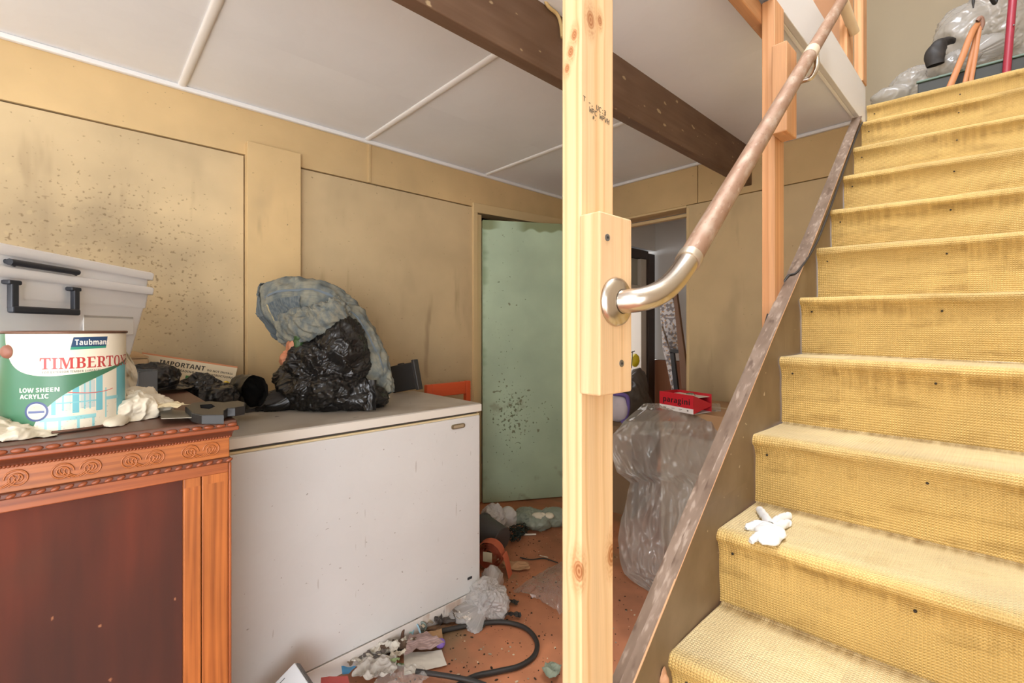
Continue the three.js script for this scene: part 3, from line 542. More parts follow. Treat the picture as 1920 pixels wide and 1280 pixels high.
// ---------------------------------------------------------------- paint tin
{
  const c = onY(97, 812, CT); const pos = [c.x - 0.078, CT + 0.001, c.z - 0.02];
  const p = thing('paint_tin', 'round tin of green labelled timber paint standing on the carved cabinet', 'paint tin', pos);
  const R = 0.094, Hh = 0.192;
  const camAng = Math.atan2(-pos[0], -pos[2]); // the way the tin faces the camera
  const label = ctex(2048, 640, (g, w, h) => {
    const X = (deg) => w / 2 + deg / 360 * w, Y = (v) => (v - 632) / 176 * h;
    g.fillStyle = '#e4dcc8'; g.fillRect(0, 0, w, h);
    // green field with a curved cream banner
    g.fillStyle = '#3f7153'; g.beginPath(); g.moveTo(0, 0); g.lineTo(X(-48), 0); g.bezierCurveTo(X(-46), Y(690), X(-28), Y(708), X(4), Y(708)); g.bezierCurveTo(X(30), Y(706), X(60), Y(700), X(92), Y(684)); g.lineTo(X(120), Y(684)); g.lineTo(X(120), h); g.lineTo(0, h); g.closePath(); g.fill();
    // printed picture: a porch with blue joinery
    g.save(); g.beginPath(); g.moveTo(X(-16), h); g.bezierCurveTo(X(-10), Y(760), X(20), Y(715), X(100), Y(686)); g.lineTo(X(112), Y(690)); g.lineTo(X(112), h); g.closePath(); g.clip();
    g.fillStyle = '#dfd7c2'; g.fillRect(X(-20), 0, X(120) - X(-20), h);
    g.fillStyle = '#6fb3bd'; g.fillRect(X(20), Y(708), X(26) - X(20), Y(775) - Y(708)); g.fillRect(X(42), Y(700), X(49) - X(42), Y(775) - Y(700)); g.fillRect(X(2), Y(735), X(6) - X(2), Y(776) - Y(735)); g.fillRect(X(68), Y(690), X(90) - X(68), Y(790) - Y(690));
    g.fillStyle = '#b9c2bd'; g.fillRect(X(7), Y(728), X(19) - X(7), Y(770) - Y(728)); g.fillRect(X(27), Y(718), X(41) - X(27), Y(768) - Y(718));
    g.strokeStyle = '#7fbcc2'; g.lineWidth = 8; for (const a of [12, 31, 36]) { g.beginPath(); g.moveTo(X(a), Y(715)); g.lineTo(X(a), Y(770)); g.stroke(); } for (const b of [742, 756]) { g.beginPath(); g.moveTo(X(6), Y(b)); g.lineTo(X(42), Y(b)); g.stroke(); }
    g.fillStyle = '#8fc8cb'; g.fillRect(X(-8), Y(780), X(42) - X(-8), Y(787) - Y(780)); for (const a of [-4, 8, 24, 38]) g.fillRect(X(a), Y(786), 14, h); g.fillRect(X(52), Y(752), X(70) - X(52), Y(758) - Y(752)); g.fillRect(X(52), Y(735), 9, 200);
    g.strokeStyle = '#c8615a'; g.lineWidth = 5; g.beginPath(); g.moveTo(X(8), Y(735)); g.bezierCurveTo(X(30), Y(742), X(45), Y(745), X(62), Y(738)); g.stroke();
    g.restore();
    g.fillStyle = '#b23c3a'; g.font = 'bold 100px serif'; g.save(); g.translate(X(-8), Y(696)); g.scale(0.86, 1.0); g.fillText('TIMBERTONE', 0, 0); g.restore();
    g.fillStyle = '#6a6a60'; g.font = 'bold 19px sans-serif'; g.fillText('FOR EXTERIOR TIMBER SURFACES', X(-6), Y(703));
    g.fillStyle = '#2f8a72'; g.beginPath(); g.moveTo(X(18), Y(663)); g.lineTo(X(53), Y(661)); g.lineTo(X(55), Y(640)); g.lineTo(X(21), Y(641)); g.fill();
    g.fillStyle = '#1f3f63'; g.beginPath(); g.moveTo(X(18.6), Y(658)); g.lineTo(X(53.3), Y(657)); g.lineTo(X(55), Y(640)); g.lineTo(X(21), Y(641)); g.fill();
    g.fillStyle = '#efeade'; g.font = 'bold 50px sans-serif'; g.save(); g.translate(X(22), Y(655)); g.scale(0.8, 1); g.fillText('Taubmans', 0, 0); g.restore();
    g.fillStyle = '#e8e4d4'; g.font = 'bold 38px sans-serif'; g.fillText('LOW SHEEN', X(-28), Y(735)); g.fillText('ACRYLIC', X(-27), Y(746));
    g.fillStyle = '#3c4a78'; g.beginPath(); g.ellipse(X(-11), Y(768), 62, 62, 0, 0, 7); g.fill(); g.fillStyle = '#c9c4b0'; g.beginPath(); g.ellipse(X(-11), Y(768), 50, 50, 0, 0, 7); g.fill(); g.fillStyle = '#e6d9a0'; g.beginPath(); g.ellipse(X(-11), Y(766), 40, 34, 0, Math.PI, 0); g.fill(); g.fillStyle = '#56628c'; g.fillRect(X(-11) - 42, Y(767), 84, 14);
    g.fillStyle = 'rgba(90,80,60,.22)'; for (let i = 0; i < 500; i++) g.fillRect(rr(0, w), h - rr(0, 1) ** 3 * 200, rr(2, 9), rr(2, 6));
  });
  const side = new THREE.CylinderGeometry(R, R, Hh, 96, 4, true); side.rotateY(camAng + Math.PI - 0.27); side.translate(0, Hh / 2, 0);
  mesh('printed_side', side, mat(0xffffff, 0.4, { map: label }), p);
  const rimM = mat(0x6e5040, 0.45, { metalness: 0.5 });
  const rim = new THREE.TorusGeometry(R + 0.0005, 0.0028, 8, 64); rim.rotateX(Math.PI / 2); const r2 = rim.clone(); rim.translate(0, Hh, 0); r2.translate(0, 0.003, 0); mesh('top_rim', rim, rimM, p); mesh('bottom_rim', r2, rimM, p);
  const lid = new THREE.LatheGeometry([[0, Hh - 0.008], [0.07, Hh - 0.008], [0.072, Hh - 0.003], [0.08, Hh - 0.002], [0.082, Hh - 0.007], [R, Hh - 0.002]].map((q) => new THREE.Vector2(...q)), 48); mesh('lid', lid, mat(0x7d6a58, 0.5, { metalness: 0.5 }), p);
  const ea = camAng - 1.02, ex = Math.sin(ea) * R, ez = Math.cos(ea) * R; const ear = new THREE.LatheGeometry([[0, 0.008], [0.008, 0.0078], [0.012, 0.004], [0.013, 0]].map((q) => new THREE.Vector2(...q)), 24); ear.rotateX(Math.PI / 2); ear.rotateY(ea); ear.translate(ex, Hh - 0.036, ez); mesh('handle_ear', ear, mat(0x8a5a48, 0.5), p);
  const bail = []; for (let k = 0; k <= 14; k++) { const q = k / 14 * Math.PI; bail.push(V(Math.sin(ea + q) * (R + 0.006), Hh - 0.036 - 0.02 * Math.sin(q), Math.cos(ea + q) * (R + 0.006))); } mesh('wire_handle', tube(bail.map((q) => V(-q.x * 0.99, q.y, -q.z * 0.99)), 0.0016, 40, 6), mat(0x9a938a, 0.4, { metalness: 0.8 }), p);
}
// ---------------------------------------------------------------- loose materials
M.blackBag = mat(0x1d1b19, 0.28);
M.blackMatt = mat(0x2a2725, 0.6);
M.tissue = mat(0xd9cfba, 0.9);
M.clear = film(0xe9e6e0, 0.72, 0.18);
M.clearGrey = film(0xcfd2cc, 0.55, 0.25);
M.paper = mat(0xe3ddd0, 0.85);
M.card = mat(0xb59068, 0.85);
// a soft tube through points [u, v, distance, radius] with wrinkles; flat squashes it front to back
function loft(pts, { ns = 48, nt = 60, amp = 0.006, freq = 24, flat = 0.75, seed = 0, t0 = 0, t1 = 1, s0 = 0, s1 = 1, off = 0, fold = 0 } = {}) {
  const P = pts.map((p) => p[0].isVector3 ? p[0].clone() : at(p[0], p[1], p[2])), Rr = pts.map((p) => p[p.length - 1]);
  const c = new THREE.CatmullRomCurve3(P, false, 'catmullrom', 0.5), n = P.length - 1;
  return surf((s, t) => {
    const q = lerp(t0, t1, t), o = c.getPoint(q), tan = c.getTangent(q).normalize();
    const look = o.clone().sub(camera.position).normalize(), b = look.clone().addScaledVector(tan, -look.dot(tan)).normalize(), a = tan.clone().cross(b).normalize();
    const k = q * n, i = Math.min(n - 1, Math.floor(k)), r = lerp(Rr[i], Rr[i + 1], sm(0, 1, k - i)), th = lerp(s0, s1, s) * Math.PI * 2;
    const p = o.clone().addScaledVector(a, Math.cos(th) * r).addScaledVector(b, Math.sin(th) * r * flat);
    const w = off + fold * ridge(Math.cos(th) * 0.9 + k * 1.3, Math.sin(th) * 0.9 - k * 0.5, seed + k * 0.4, 4) + ridge(p.x * freq, p.y * freq, p.z * freq + seed, 2) * amp + fbm(p.x * freq * 2, p.y * freq * 2, p.z * freq * 2 + seed, 2) * amp;
    return p.addScaledVector(a, Math.cos(th) * w).addScaledVector(b, Math.sin(th) * w);
  }, ns, nt, [2, 4]);
}
// a flat cut-out standing on the plane z, outline given by directions of view, with real thickness
function slab(px, z, th, bevel = 0) {
  const P = px.map(([u, v]) => onZ(u, v, z)), s = new THREE.Shape(P.map((p) => new THREE.Vector2(p.x, p.y)));
  const g = new THREE.ExtrudeGeometry(s, { depth: th, bevelEnabled: bevel > 0, bevelSize: bevel, bevelThickness: bevel, bevelSegments: 1 }); g.translate(0, 0, z - th); return g;
}
const lay = (g, p, ry = 0) => { g.rotateY(ry); g.translate(p.x, p.y, p.z); return g; };
const single = (name, geo, m, label, category, group) => tag(mesh(name, geo, m), label, category, group);

// ---------------------------------------------------------------- heap on the freezer
{
  const b = thing('rubbish_bag', 'large shiny black rubbish bag slumped on the freezer lid under the jeans', 'rubbish bag');
  const E = (u, v, d, x, y, z) => [...at(u, v, d).toArray(), x, y, z];
  mesh('bag_body', lump(at(612, 705, 2.02), [E(605, 728, 2.01, 0.19, 0.095, 0.15), E(632, 665, 2.03, 0.135, 0.16, 0.10), E(545, 748, 2.0, 0.10, 0.05, 0.12), E(612, 622, 2.06, 0.05, 0.085, 0.06), E(672, 742, 1.98, 0.09, 0.06, 0.10), E(566, 712, 2.02, 0.07, 0.08, 0.08), E(600, 690, 2.02, 0.14, 0.12, 0.12), E(520, 755, 1.98, 0.08, 0.03, 0.10)], { nu: 320, nv: 220, amp: 0.026, freq: 12, floor: FT, seed: 3, oct: 5 }), M.blackBag, b);
  mesh('bag_mouth', loft([[515, 742, 1.98, 0.022], [560, 752, 1.92, 0.028], [620, 756, 1.9, 0.03], [670, 735, 1.92, 0.04], [694, 722, 1.93, 0.035]], { amp: 0.008, freq: 30, seed: 5 }), M.blackBag, b);
  const fl = surf((s, t) => at(lerp(683, 706, s) + 4 * noise(t * 4, s), lerp(712, 769, t), 1.9 - 0.02 * t + 0.012 * Math.sin(s * 3) + 0.006 * noise(s * 6, t * 5)), 12, 24); mesh('torn_flap', fl, M.blackBag, b);
  single('green_packet', lump(at(560, 638, 1.97), [[...at(560, 638, 1.97).toArray(), 0.018, 0.045, 0.02]], { nu: 24, nv: 18, amp: 0.006, freq: 40 }), mat(0x3f5a30, 0.5), 'dark green packet poking out between the jeans and the black bag', 'packet');
  single('orange_wrapper', lump(at(545, 665, 2.0), [[...at(548, 655, 2.0).toArray(), 0.035, 0.04, 0.02], [...at(538, 672, 2.0).toArray(), 0.025, 0.03, 0.02]], { nu: 70, nv: 50, amp: 0.014, freq: 24, seed: 4, oct: 4 }), mat(0xd08a66, 0.5), 'crumpled salmon orange wrapper hanging below the jeans waistband', 'wrapper');
}
{
  const j = thing('jeans', 'faded blue denim jeans draped over the black rubbish bag', 'jeans');
  const den = (a, b, s) => tex(512, 512, (u, v) => { const f = fbm(u * 5, v * 5, s, 4), tw = 0.5 + 0.5 * Math.sin((u * 1.0 + v * 1.0) * 620), sl = noise(u * 90, v * 8, s + 2); let c = mixc(a, b, sm(-0.3, 0.35, f)); return c.map((k) => k * (0.95 + 0.06 * tw + 0.08 * sl)); });
  const dM = mat(0xffffff, 0.9, { map: den([142, 140, 124], [104, 111, 110], 2) }), dk = mat(0xffffff, 0.9, { map: den([112, 118, 116], [86, 96, 102], 6) });
  const path = [[513, 588, 2.10, 0.118], [545, 576, 2.09, 0.118], [590, 572, 2.10, 0.10], [632, 592, 2.12, 0.088], [668, 634, 2.12, 0.076], [698, 690, 2.10, 0.066], [716, 742, 2.08, 0.042]];
  const o1 = { nt: 150, ns: 100, amp: 0.004, freq: 16, flat: 0.72, seed: 2, fold: 0.02 };
  mesh('leg', loft(path, o1), dM, j);
  const p2 = [[530, 622, 2.03, 0.05], [560, 612, 1.99, 0.056], [598, 602, 1.96, 0.05], [628, 582, 1.98, 0.035], [645, 575, 2.03, 0.02]];
  mesh('leg', loft(p2, { nt: 110, ns: 80, amp: 0.003, freq: 20, flat: 0.45, seed: 9, fold: 0.026 }), dM, j);
  const part = (name, t0, t1, s0, s1, off, m) => mesh(name, loft(path, { ...o1, t0, t1, s0, s1, off, nt: 24, ns: 60 }), m, j);
  part('waistband', 0, 0.055, 0, 1, 0.006, dk);
  for (const s of [0.52, 0.64, 0.76, 0.88]) part('belt_loop', 0, 0.066, s, s + 0.02, 0.011, dk);
  part('back_pocket', 0.115, 0.285, 0.60, 0.80, 0.012, dk);
  part('seam', 0.10, 0.9, 0.835, 0.848, 0.004, mat(0x6d7880, 0.9)); part('seam', 0.105, 0.115, 0.6, 0.8, 0.008, mat(0xb0a27c, 0.9)); part('seam', 0.06, 0.30, 0.585, 0.595, 0.005, mat(0x6d7880, 0.9));
  mesh('hem', tube([at(706, 746, 2.03), at(716, 749, 2.02), at(730, 744, 2.06)], 0.004, 16, 6), mat(0xc9c4b8, 0.9), j);
}
{ // slim black case standing on the lid, orange chair behind the freezer
  const c = thing('black_case', 'slim black case leaning at the back edge of the freezer lid', 'case', at(762, 736, 2.43).setY(FT + 0.002), YAW * 0.55);
  const k = mesh('case_body', bx(-0.075, 0.0, -0.02, 0.075, 0.14, 0.018, 0.006), M.blackMatt, c); k.rotation.z = 0.2; k.position.y = 0.012;
  const s = mesh('spine', bx(0.072, 0.0, -0.022, 0.09, 0.158, 0.02, 0.004), mat(0x3b3937, 0.4), c); s.rotation.z = 0.2; s.position.y = 0.005;
  const l = mesh('catch', bx(-0.02, 0.136, -0.012, 0.01, 0.146, 0.012, 0.003), M.blackMatt, c); l.rotation.z = 0.2; l.position.y = 0.012;
}
{
  const p = onX(868, 714, -2.3), o = mat(0xd0552a, 0.45);
  const c = thing('wooden_chair', 'bright orange painted chair standing behind the freezer against the wall', 'chair', [-2.28, 0, p.z]);
  const ty = p.y;
  mesh('top_rail', bx(-0.02, ty - 0.075, 0.0, 0.012, ty, 0.24, 0.005, 'z'), o, c);
  mesh('back_post', bx(-0.018, 0, -0.036, 0.014, ty + 0.002, -0.0005, 0.005), o, c); mesh('back_post', bx(-0.018, 0, 0.2405, 0.014, ty, 0.28, 0.005), o, c);
  mesh('mid_rail', bx(-0.012, ty - 0.2, 0.0, 0.006, ty - 0.15, 0.24, 0.004, 'z'), o, c);
  mesh('seat', bx(-0.3, 0.43, -0.04, -0.0185, 0.455, 0.285, 0.008), o, c);
  mesh('leg', bx(-0.3, 0, -0.036, -0.27, 0.43, -0.006, 0.004), o, c); mesh('leg', bx(-0.3, 0, 0.25, -0.27, 0.43, 0.28, 0.004), o, c);
}
{ // black plastic scraps between the cabinet and the freezer
  const E = (u, v, d, x, y, z) => [...at(u, v, d).toArray(), x, y, z];
  single('black_plastic_bag', lump(at(315, 722, 1.5), [E(296, 716, 1.48, 0.05, 0.048, 0.05), E(318, 738, 1.5, 0.07, 0.035, 0.07), E(285, 700, 1.46, 0.03, 0.022, 0.04)], { nu: 150, nv: 100, amp: 0.018, freq: 17, floor: 1.06, seed: 1, oct: 4 }), M.blackBag, 'crumpled black plastic bag beside the grey cup on the cabinet', 'plastic bag');
  single('black_plastic_bag', lump(at(388, 735, 1.62), [E(385, 728, 1.62, 0.05, 0.04, 0.05), E(400, 740, 1.62, 0.085, 0.04, 0.06), E(360, 742, 1.62, 0.05, 0.035, 0.06)], { nu: 160, nv: 110, amp: 0.02, freq: 18, floor: FT, seed: 6, oct: 4 }), M.blackBag, 'spiky crumpled black plastic bag in front of the printed notice card', 'plastic bag');
  single('black_plastic_bag', loft([[428, 752, 1.78, 0.012], [440, 742, 1.77, 0.04], [458, 735, 1.75, 0.062], [478, 733, 1.71, 0.056]], { ns: 40, nt: 30, amp: 0.007, freq: 26, flat: 0.8, seed: 8 }), M.blackBag, 'black plastic bag with an arched open mouth left of the big rubbish bag', 'plastic bag');
  single('rubbish_pile', lump(onY(440, 775, FT).setY(FT + 0.02), [[...onY(455, 768, FT).toArray(), 0.09, 0.05, 0.12]], { nu: 40, nv: 24, amp: 0.008, freq: 20, floor: FT, seed: 2 }), M.blackMatt, 'dark flattened rag on the left end of the freezer lid', 'rag');
  single('paper_scrap', lay(scrap(0.12, 0.06, { amp: 0.01, freq: 20, seed: 3, n: 16 }), onY(488, 766, FT), 0.6), M.paper, 'torn pale paper scrap on the freezer lid left of the rubbish bag', 'paper');
}
{ // printed notice leaning at the wall
  const c = thing('notice_card', 'cream printed card headed important leaning behind the black plastic', 'card', at(352, 700, 1.9), YAW + 0.38);
  const t = ctex(512, 192, (g) => { g.fillStyle = '#e2d3b4'; g.fillRect(0, 0, 512, 192); g.fillStyle = '#3a342c'; g.font = 'bold 42px sans-serif'; g.fillText('IMPORTANT', 96, 62); g.font = 'bold 18px sans-serif'; g.fillText('DO NOT INSTALL', 352, 62); g.font = 'bold 20px sans-serif'; g.fillText('READING THESE INSTRUCTIONS', 200, 90); g.fillStyle = '#4d8a56'; g.fillRect(250, 110, 24, 60); g.fillStyle = '#d28a60'; g.fillRect(0, 0, 512, 10); });
  const g = new THREE.BoxGeometry(0.34, 0.115, 0.004); const m = mesh('card_sheet', g, mat(0xffffff, 0.8, { map: t }), c); m.rotation.set(-0.15, 0, -0.2);
  const d = thing('cardboard_scrap', 'pale cardboard edge standing behind the important notice card', 'cardboard', at(405, 705, 1.96), YAW + 0.3);
  const m2 = mesh('card_sheet', new THREE.BoxGeometry(0.1, 0.09, 0.006), mat(0xd8b890, 0.8), d); m2.rotation.z = -0.15;
  single('yellow_cap', lump(at(424, 722, 1.86), [[...at(424, 722, 1.86).toArray(), 0.013, 0.016, 0.013]], { nu: 16, nv: 10, amp: 0.001, freq: 20 }), mat(0xe0c22a, 0.5), 'tiny yellow cap showing above the black plastic', 'cap');
}
{ // on the cabinet top
  const E = (u, v, d, x, y, z) => [...at(u, v, d).toArray(), x, y, z];
  single('tissue', lump(at(245, 770, 1.04), [E(238, 768, 1.04, 0.062, 0.036, 0.045), E(275, 765, 1.08, 0.05, 0.03, 0.04), E(208, 790, 0.98, 0.05, 0.018, 0.03), E(262, 742, 1.1, 0.04, 0.02, 0.03)], { nu: 180, nv: 110, amp: 0.017, freq: 20, floor: CT, seed: 5, oct: 4 }), M.tissue, 'crumpled cream tissue spilling right of the paint tin on the cabinet', 'tissue');
  const pts = [[205, 655], [240, 668], [257, 695], [240, 720], [222, 745], [206, 740]];
  single('tissue', surf((s, t) => at(lerp(203, 232 + 26 * Math.sin(t * 3.0), s), lerp(652, 755, t), 1.13 - 0.03 * Math.sin(s * 3) + 0.02 * ridge(s * 2.2, t * 2.5, 4)), 30, 40), M.tissue, 'white tissue hanging upright directly behind the paint tin edge', 'tissue');
  single('tissue', lump(at(40, 812, 0.87), [E(-10, 806, 0.86, 0.06, 0.02, 0.03), E(45, 815, 0.86, 0.035, 0.012, 0.03), E(85, 820, 0.87, 0.03, 0.006, 0.02)], { nu: 140, nv: 70, amp: 0.013, freq: 24, floor: CT, seed: 7, oct: 4 }), M.tissue, 'crumpled cream tissue in front of the foot of the paint tin', 'tissue');
  const cup = thing('plastic_cup', 'small grey translucent square cup between the tissue and black plastic', 'cup', at(266, 735, 1.34), 0.5);
  const gm = film(0x6f7478, 0.35, 0.3);
  mesh('cup_wall', [bx(-0.026, 0, 0.024, 0.026, 0.062, 0.026, 0.0005), bx(-0.026, 0, -0.026, 0.026, 0.062, -0.024, 0.0005), bx(-0.026, 0, -0.024, -0.024, 0.062, 0.024, 0.0005), bx(0.024, 0, -0.024, 0.026, 0.062, 0.024, 0.0005), bx(-0.026, 0, -0.024, 0.026, 0.003, 0.024, 0.0005)], gm, cup);
  const rimg = new THREE.TorusGeometry(0.036, 0.0015, 6, 4); rimg.rotateX(Math.PI / 2); rimg.rotateY(Math.PI / 4); rimg.translate(0, 0.062, 0); mesh('rim', rimg, gm, cup);
  for (const [u, v, s] of [[160, 797, 1], [178, 790, 1.2], [196, 786, 1.5]]) single('dry_leaf', lay(scrap(0.03 * s, 0.02 * s, { amp: 0.012, freq: 60, seed: u, n: 10 }), onY(u, v, CT + 0.001), u), mat(u > 190 ? 0x5c3020 : 0x6e5a34, 0.6), ['dry olive leaf lying at the foot of the paint tin', 'dry brown leaf between two others by the paint tin foot', 'dark red brown leaf at the right foot of the paint tin'][[160, 178, 196].indexOf(u)], 'leaf');
  // hand saw lying on the corner
  const s = thing('hand_saw', 'hand saw with a black plastic handle lying on the cabinet corner', 'saw', onY(352, 775, CT + 0.003), 0);
  const O = onY(352, 775, CT + 0.003), q = (u, v) => { const p = onY(u, v, CT + 0.02).sub(O); return new THREE.Vector2(p.x, -p.z); };
  const sh = new THREE.Shape([q(349, 765), q(362, 758), q(392, 755), q(420, 757), q(446, 754), q(458, 757), q(457, 764), q(440, 767), q(425, 768), q(418, 773), q(418, 781), q(380, 781), q(362, 777)]);
  const hole = new THREE.Path([q(375, 762), q(396, 760), q(404, 765), q(392, 770), q(376, 768)]); sh.holes.push(hole);
  const hg = new THREE.ExtrudeGeometry(sh, { depth: 0.016, bevelEnabled: true, bevelSize: 0.002, bevelThickness: 0.002, bevelSegments: 2 }); hg.rotateX(-Math.PI / 2); hg.translate(0, 0.003, 0); mesh('handle', hg, mat(0x181716, 0.4), s);
  const bl = new THREE.Shape([q(300, 760), q(364, 766), q(366, 776), q(302, 778)]); const bg = new THREE.ExtrudeGeometry(bl, { depth: 0.0012, bevelEnabled: false }); bg.rotateX(-Math.PI / 2); bg.translate(0, 0.009, 0); mesh('blade', bg, mat(0x8a8478, 0.4, { metalness: 0.8 }), s);
  single('paper_scrap', lay(scrap(0.11, 0.05, { amp: 0.01, freq: 24, seed: 8, n: 14 }), onY(322, 768, CT + 0.018), 0.3), mat(0xd9c9a4, 0.85), 'buff paper scrap lying over the saw blade on the cabinet', 'paper');
}
// ---------------------------------------------------------------- carton under clear film, red box
{
  const c = thing('wrapped_carton', 'big white carton with a brown lid standing behind the stair stringer', 'carton', [-1.385, 0, -2.46]);
  mesh('carton_body', bx(0, 0, -0.52, 0.72, 0.655, 0, 0.006), mat(0xd4d0c8, 0.7), c);
  mesh('carton_lid', bx(-0.006, 0.656, -0.526, 0.726, 0.79, 0.006, 0.006), mat(0xa8835c, 0.8), c);
  const lt = ctex(128, 64, (g) => { g.fillStyle = '#d8d6d0'; g.fillRect(0, 0, 128, 64); g.fillStyle = '#6d7480'; g.fillRect(14, 12, 100, 40); g.fillStyle = '#aab0b6'; g.fillRect(24, 22, 70, 18); });
  const lb = new THREE.BoxGeometry(0.075, 0.045, 0.002); lb.translate(0.055, 0.70, 0.0072); mesh('sticker', lb, mat(0xffffff, 0.4, { map: lt }), c);
  mesh('tape', bx(0.0, 0.7905, -0.28, 0.72, 0.7915, -0.23, 0), mat(0xb89a70, 0.3), c);
}
{
  const rows = [[756, 1205, 1350, 2.72, 2.72], [768, 1196, 1352, 2.62, 2.60], [790, 1168, 1352, 2.52, 2.50], [815, 1150, 1352, 2.48, 2.48], [850, 1148, 1352, 2.48, 2.47], [885, 1158, 1352, 2.48, 2.46], [905, 1182, 1352, 2.47, 2.45], [935, 1176, 1350, 2.46, 2.44], [970, 1162, 1348, 2.45, 2.42], [1010, 1158, 1345, 2.43, 2.40], [1045, 1164, 1340, 2.40, 2.36], [1075, 1172, 1335, 2.36, 2.32], [1092, 1188, 1320, 2.31, 2.27], [1106, 1208, 1300, 2.24, 2.22], [1114, 1225, 1285, 2.185, 2.185]];
  const n = rows.length - 1;
  const g = surf((s, t) => {
    const k = t * n, i = Math.min(n - 1, Math.floor(k)), f = k - i, r = rows[i].map((a, q) => lerp(a, rows[i + 1][q], f));
    const u = lerp(r[1], r[2], s), d = lerp(r[3], r[4], s) - 0.05 * Math.sin(s * Math.PI) * sm(0, 0.25, t) * sm(1, 0.8, t);
    const cr = 0.08 * (ridge(s * 1.5 + t * 0.9, t * 2.2 - s * 0.9, 3, 1) - 0.2) + 0.05 * (ridge(s * 3.4 + t * 1.6, t * 4.4 - s * 2.1, 8, 3) - 0.2) + 0.022 * Math.max(0, ridge(s * 6 - t * 3, t * 7 + s * 4, 6, 1)) ** 2 * sm(0, 0.12, t) * sm(1.0, 0.88, t);
    const p = at(u + 6 * noise(t * 9, s * 3, 2) * (1 - s), r[0], d - cr * 0.7); p.y = Math.max(p.y, 0.004); return p;
  }, 160, 190);
  single('plastic_film', g, film(0xdcd5ca, 0.68, 0.09), 'sheet of crumpled clear plastic film draped over the wrapped carton down to the floor', 'plastic film');
}
{
  const O = onY(1237, 765, 0.7935), E2 = onY(1300, 777, 0.7935), ry = Math.atan2(-(E2.z - O.z), E2.x - O.x), Lb = O.distanceTo(E2);
  const b = thing('red_box', 'small open red and white printed box lying on the film wrapped carton', 'box', O, ry);
  const t = ctex(512, 256, (g) => { g.fillStyle = '#c9212f'; g.fillRect(0, 0, 512, 256); g.fillStyle = '#e9e2dc'; g.fillRect(0, 186, 512, 70); g.fillStyle = '#1c1416'; g.font = 'bold 108px sans-serif'; g.save(); g.translate(50, 140); g.scale(0.98, 1); g.fillText('paragini', 0, 0); g.restore(); g.fillStyle = '#8a7f7a'; for (const x of [60, 190, 300]) { g.fillRect(x, 214, 50, 6); g.fillRect(x, 226, 36, 4); } g.fillRect(420, 206, 24, 24); });
  const fg = new THREE.BoxGeometry(Lb, 0.1, 0.002); fg.translate(Lb / 2, 0.05, 0); const plain = mat(0xc9212f, 0.5), front = mat(0xffffff, 0.45, { map: t });
  mesh('front_panel', fg, front, b);
  mesh('back_panel', bx(0, 0, -0.15, Lb, 0.098, -0.148, 0), plain, b);
  mesh('base_panel', bx(0, 0, -0.148, Lb, 0.002, -0.001, 0), mat(0xe4ded6, 0.7), b);
  mesh('side_panel', bx(0, 0, -0.148, 0.002, 0.098, -0.001, 0), plain, b);
  const wedge = new THREE.Shape([[0, 0], [0.15, 0.035], [0.148, 0.045], [0, 0.1]].map((q) => new THREE.Vector2(...q))); const wg = new THREE.ExtrudeGeometry(wedge, { depth: 0.002, bevelEnabled: false }); wg.rotateY(Math.PI / 2); wg.translate(Lb - 0.002, 0, -0.001); mesh('side_panel', wg, plain, b);
  mesh('inner_flap', bx(0.02, 0.082, -0.146, Lb - 0.01, 0.084, -0.02, 0), mat(0xe6e0d6, 0.7), b);
  mesh('green_filling', lay(scrap(0.06, 0.04, { amp: 0.012, freq: 40, seed: 2, n: 10 }), V(Lb * 0.72, 0.085, -0.06)), mat(0x6f8a72, 0.7), b);
}
// ---------------------------------------------------------------- things in the room beyond
{
  const z = -4.02;
  const fl = tex(256, 256, (u, v) => { const a = noise(u * 14, v * 14, 3), b = noise(u * 22, v * 22, 8); let c = [186, 178, 172]; c = mixc(c, [118, 108, 104], sm(-0.05, 0.15, a)); c = mixc(c, [172, 130, 84], 0.8 * sm(0.28, 0.36, b)); return c; });
  const t = thing('ironing_board', 'ironing board with a grey floral cover leaning upright in the back room', 'ironing board');
  mesh('covered_top', boxUV(slab([[1243, 540], [1258, 545], [1268, 590], [1275, 640], [1277, 657], [1256, 659], [1249, 640], [1240, 606], [1238, 575]], z, 0.03, 0.004)), mat(0xffffff, 0.85, { map: rep(fl, 2.2, 2.2) }), t);
  mesh('nose_cover', boxUV(slab([[1241, 612], [1256, 660], [1262, 690], [1268, 728], [1260, 730], [1252, 690], [1243, 650]], z + 0.05, 0.025, 0.004)), mat(0xffffff, 0.85, { map: rep(fl, 2.4, 2.4) }), t);
  mesh('leg', slab([[1256, 659], [1263, 661], [1271, 730], [1264, 731]], z + 0.08, 0.025, 0.002), mat(0x2b2725, 0.5), t);
  mesh('leg', slab([[1257, 655], [1278, 656], [1277, 661], [1257, 662]], z + 0.08, 0.025, 0.002), mat(0x2b2725, 0.5), t);
  single('timber_board', slab([[1262, 545], [1268, 548], [1292, 728], [1279, 728]], -3.9, 0.03, 0.002), mat(0x7d5a40, 0.7), 'dark brown board leaning to the right of the ironing board', 'board');
}
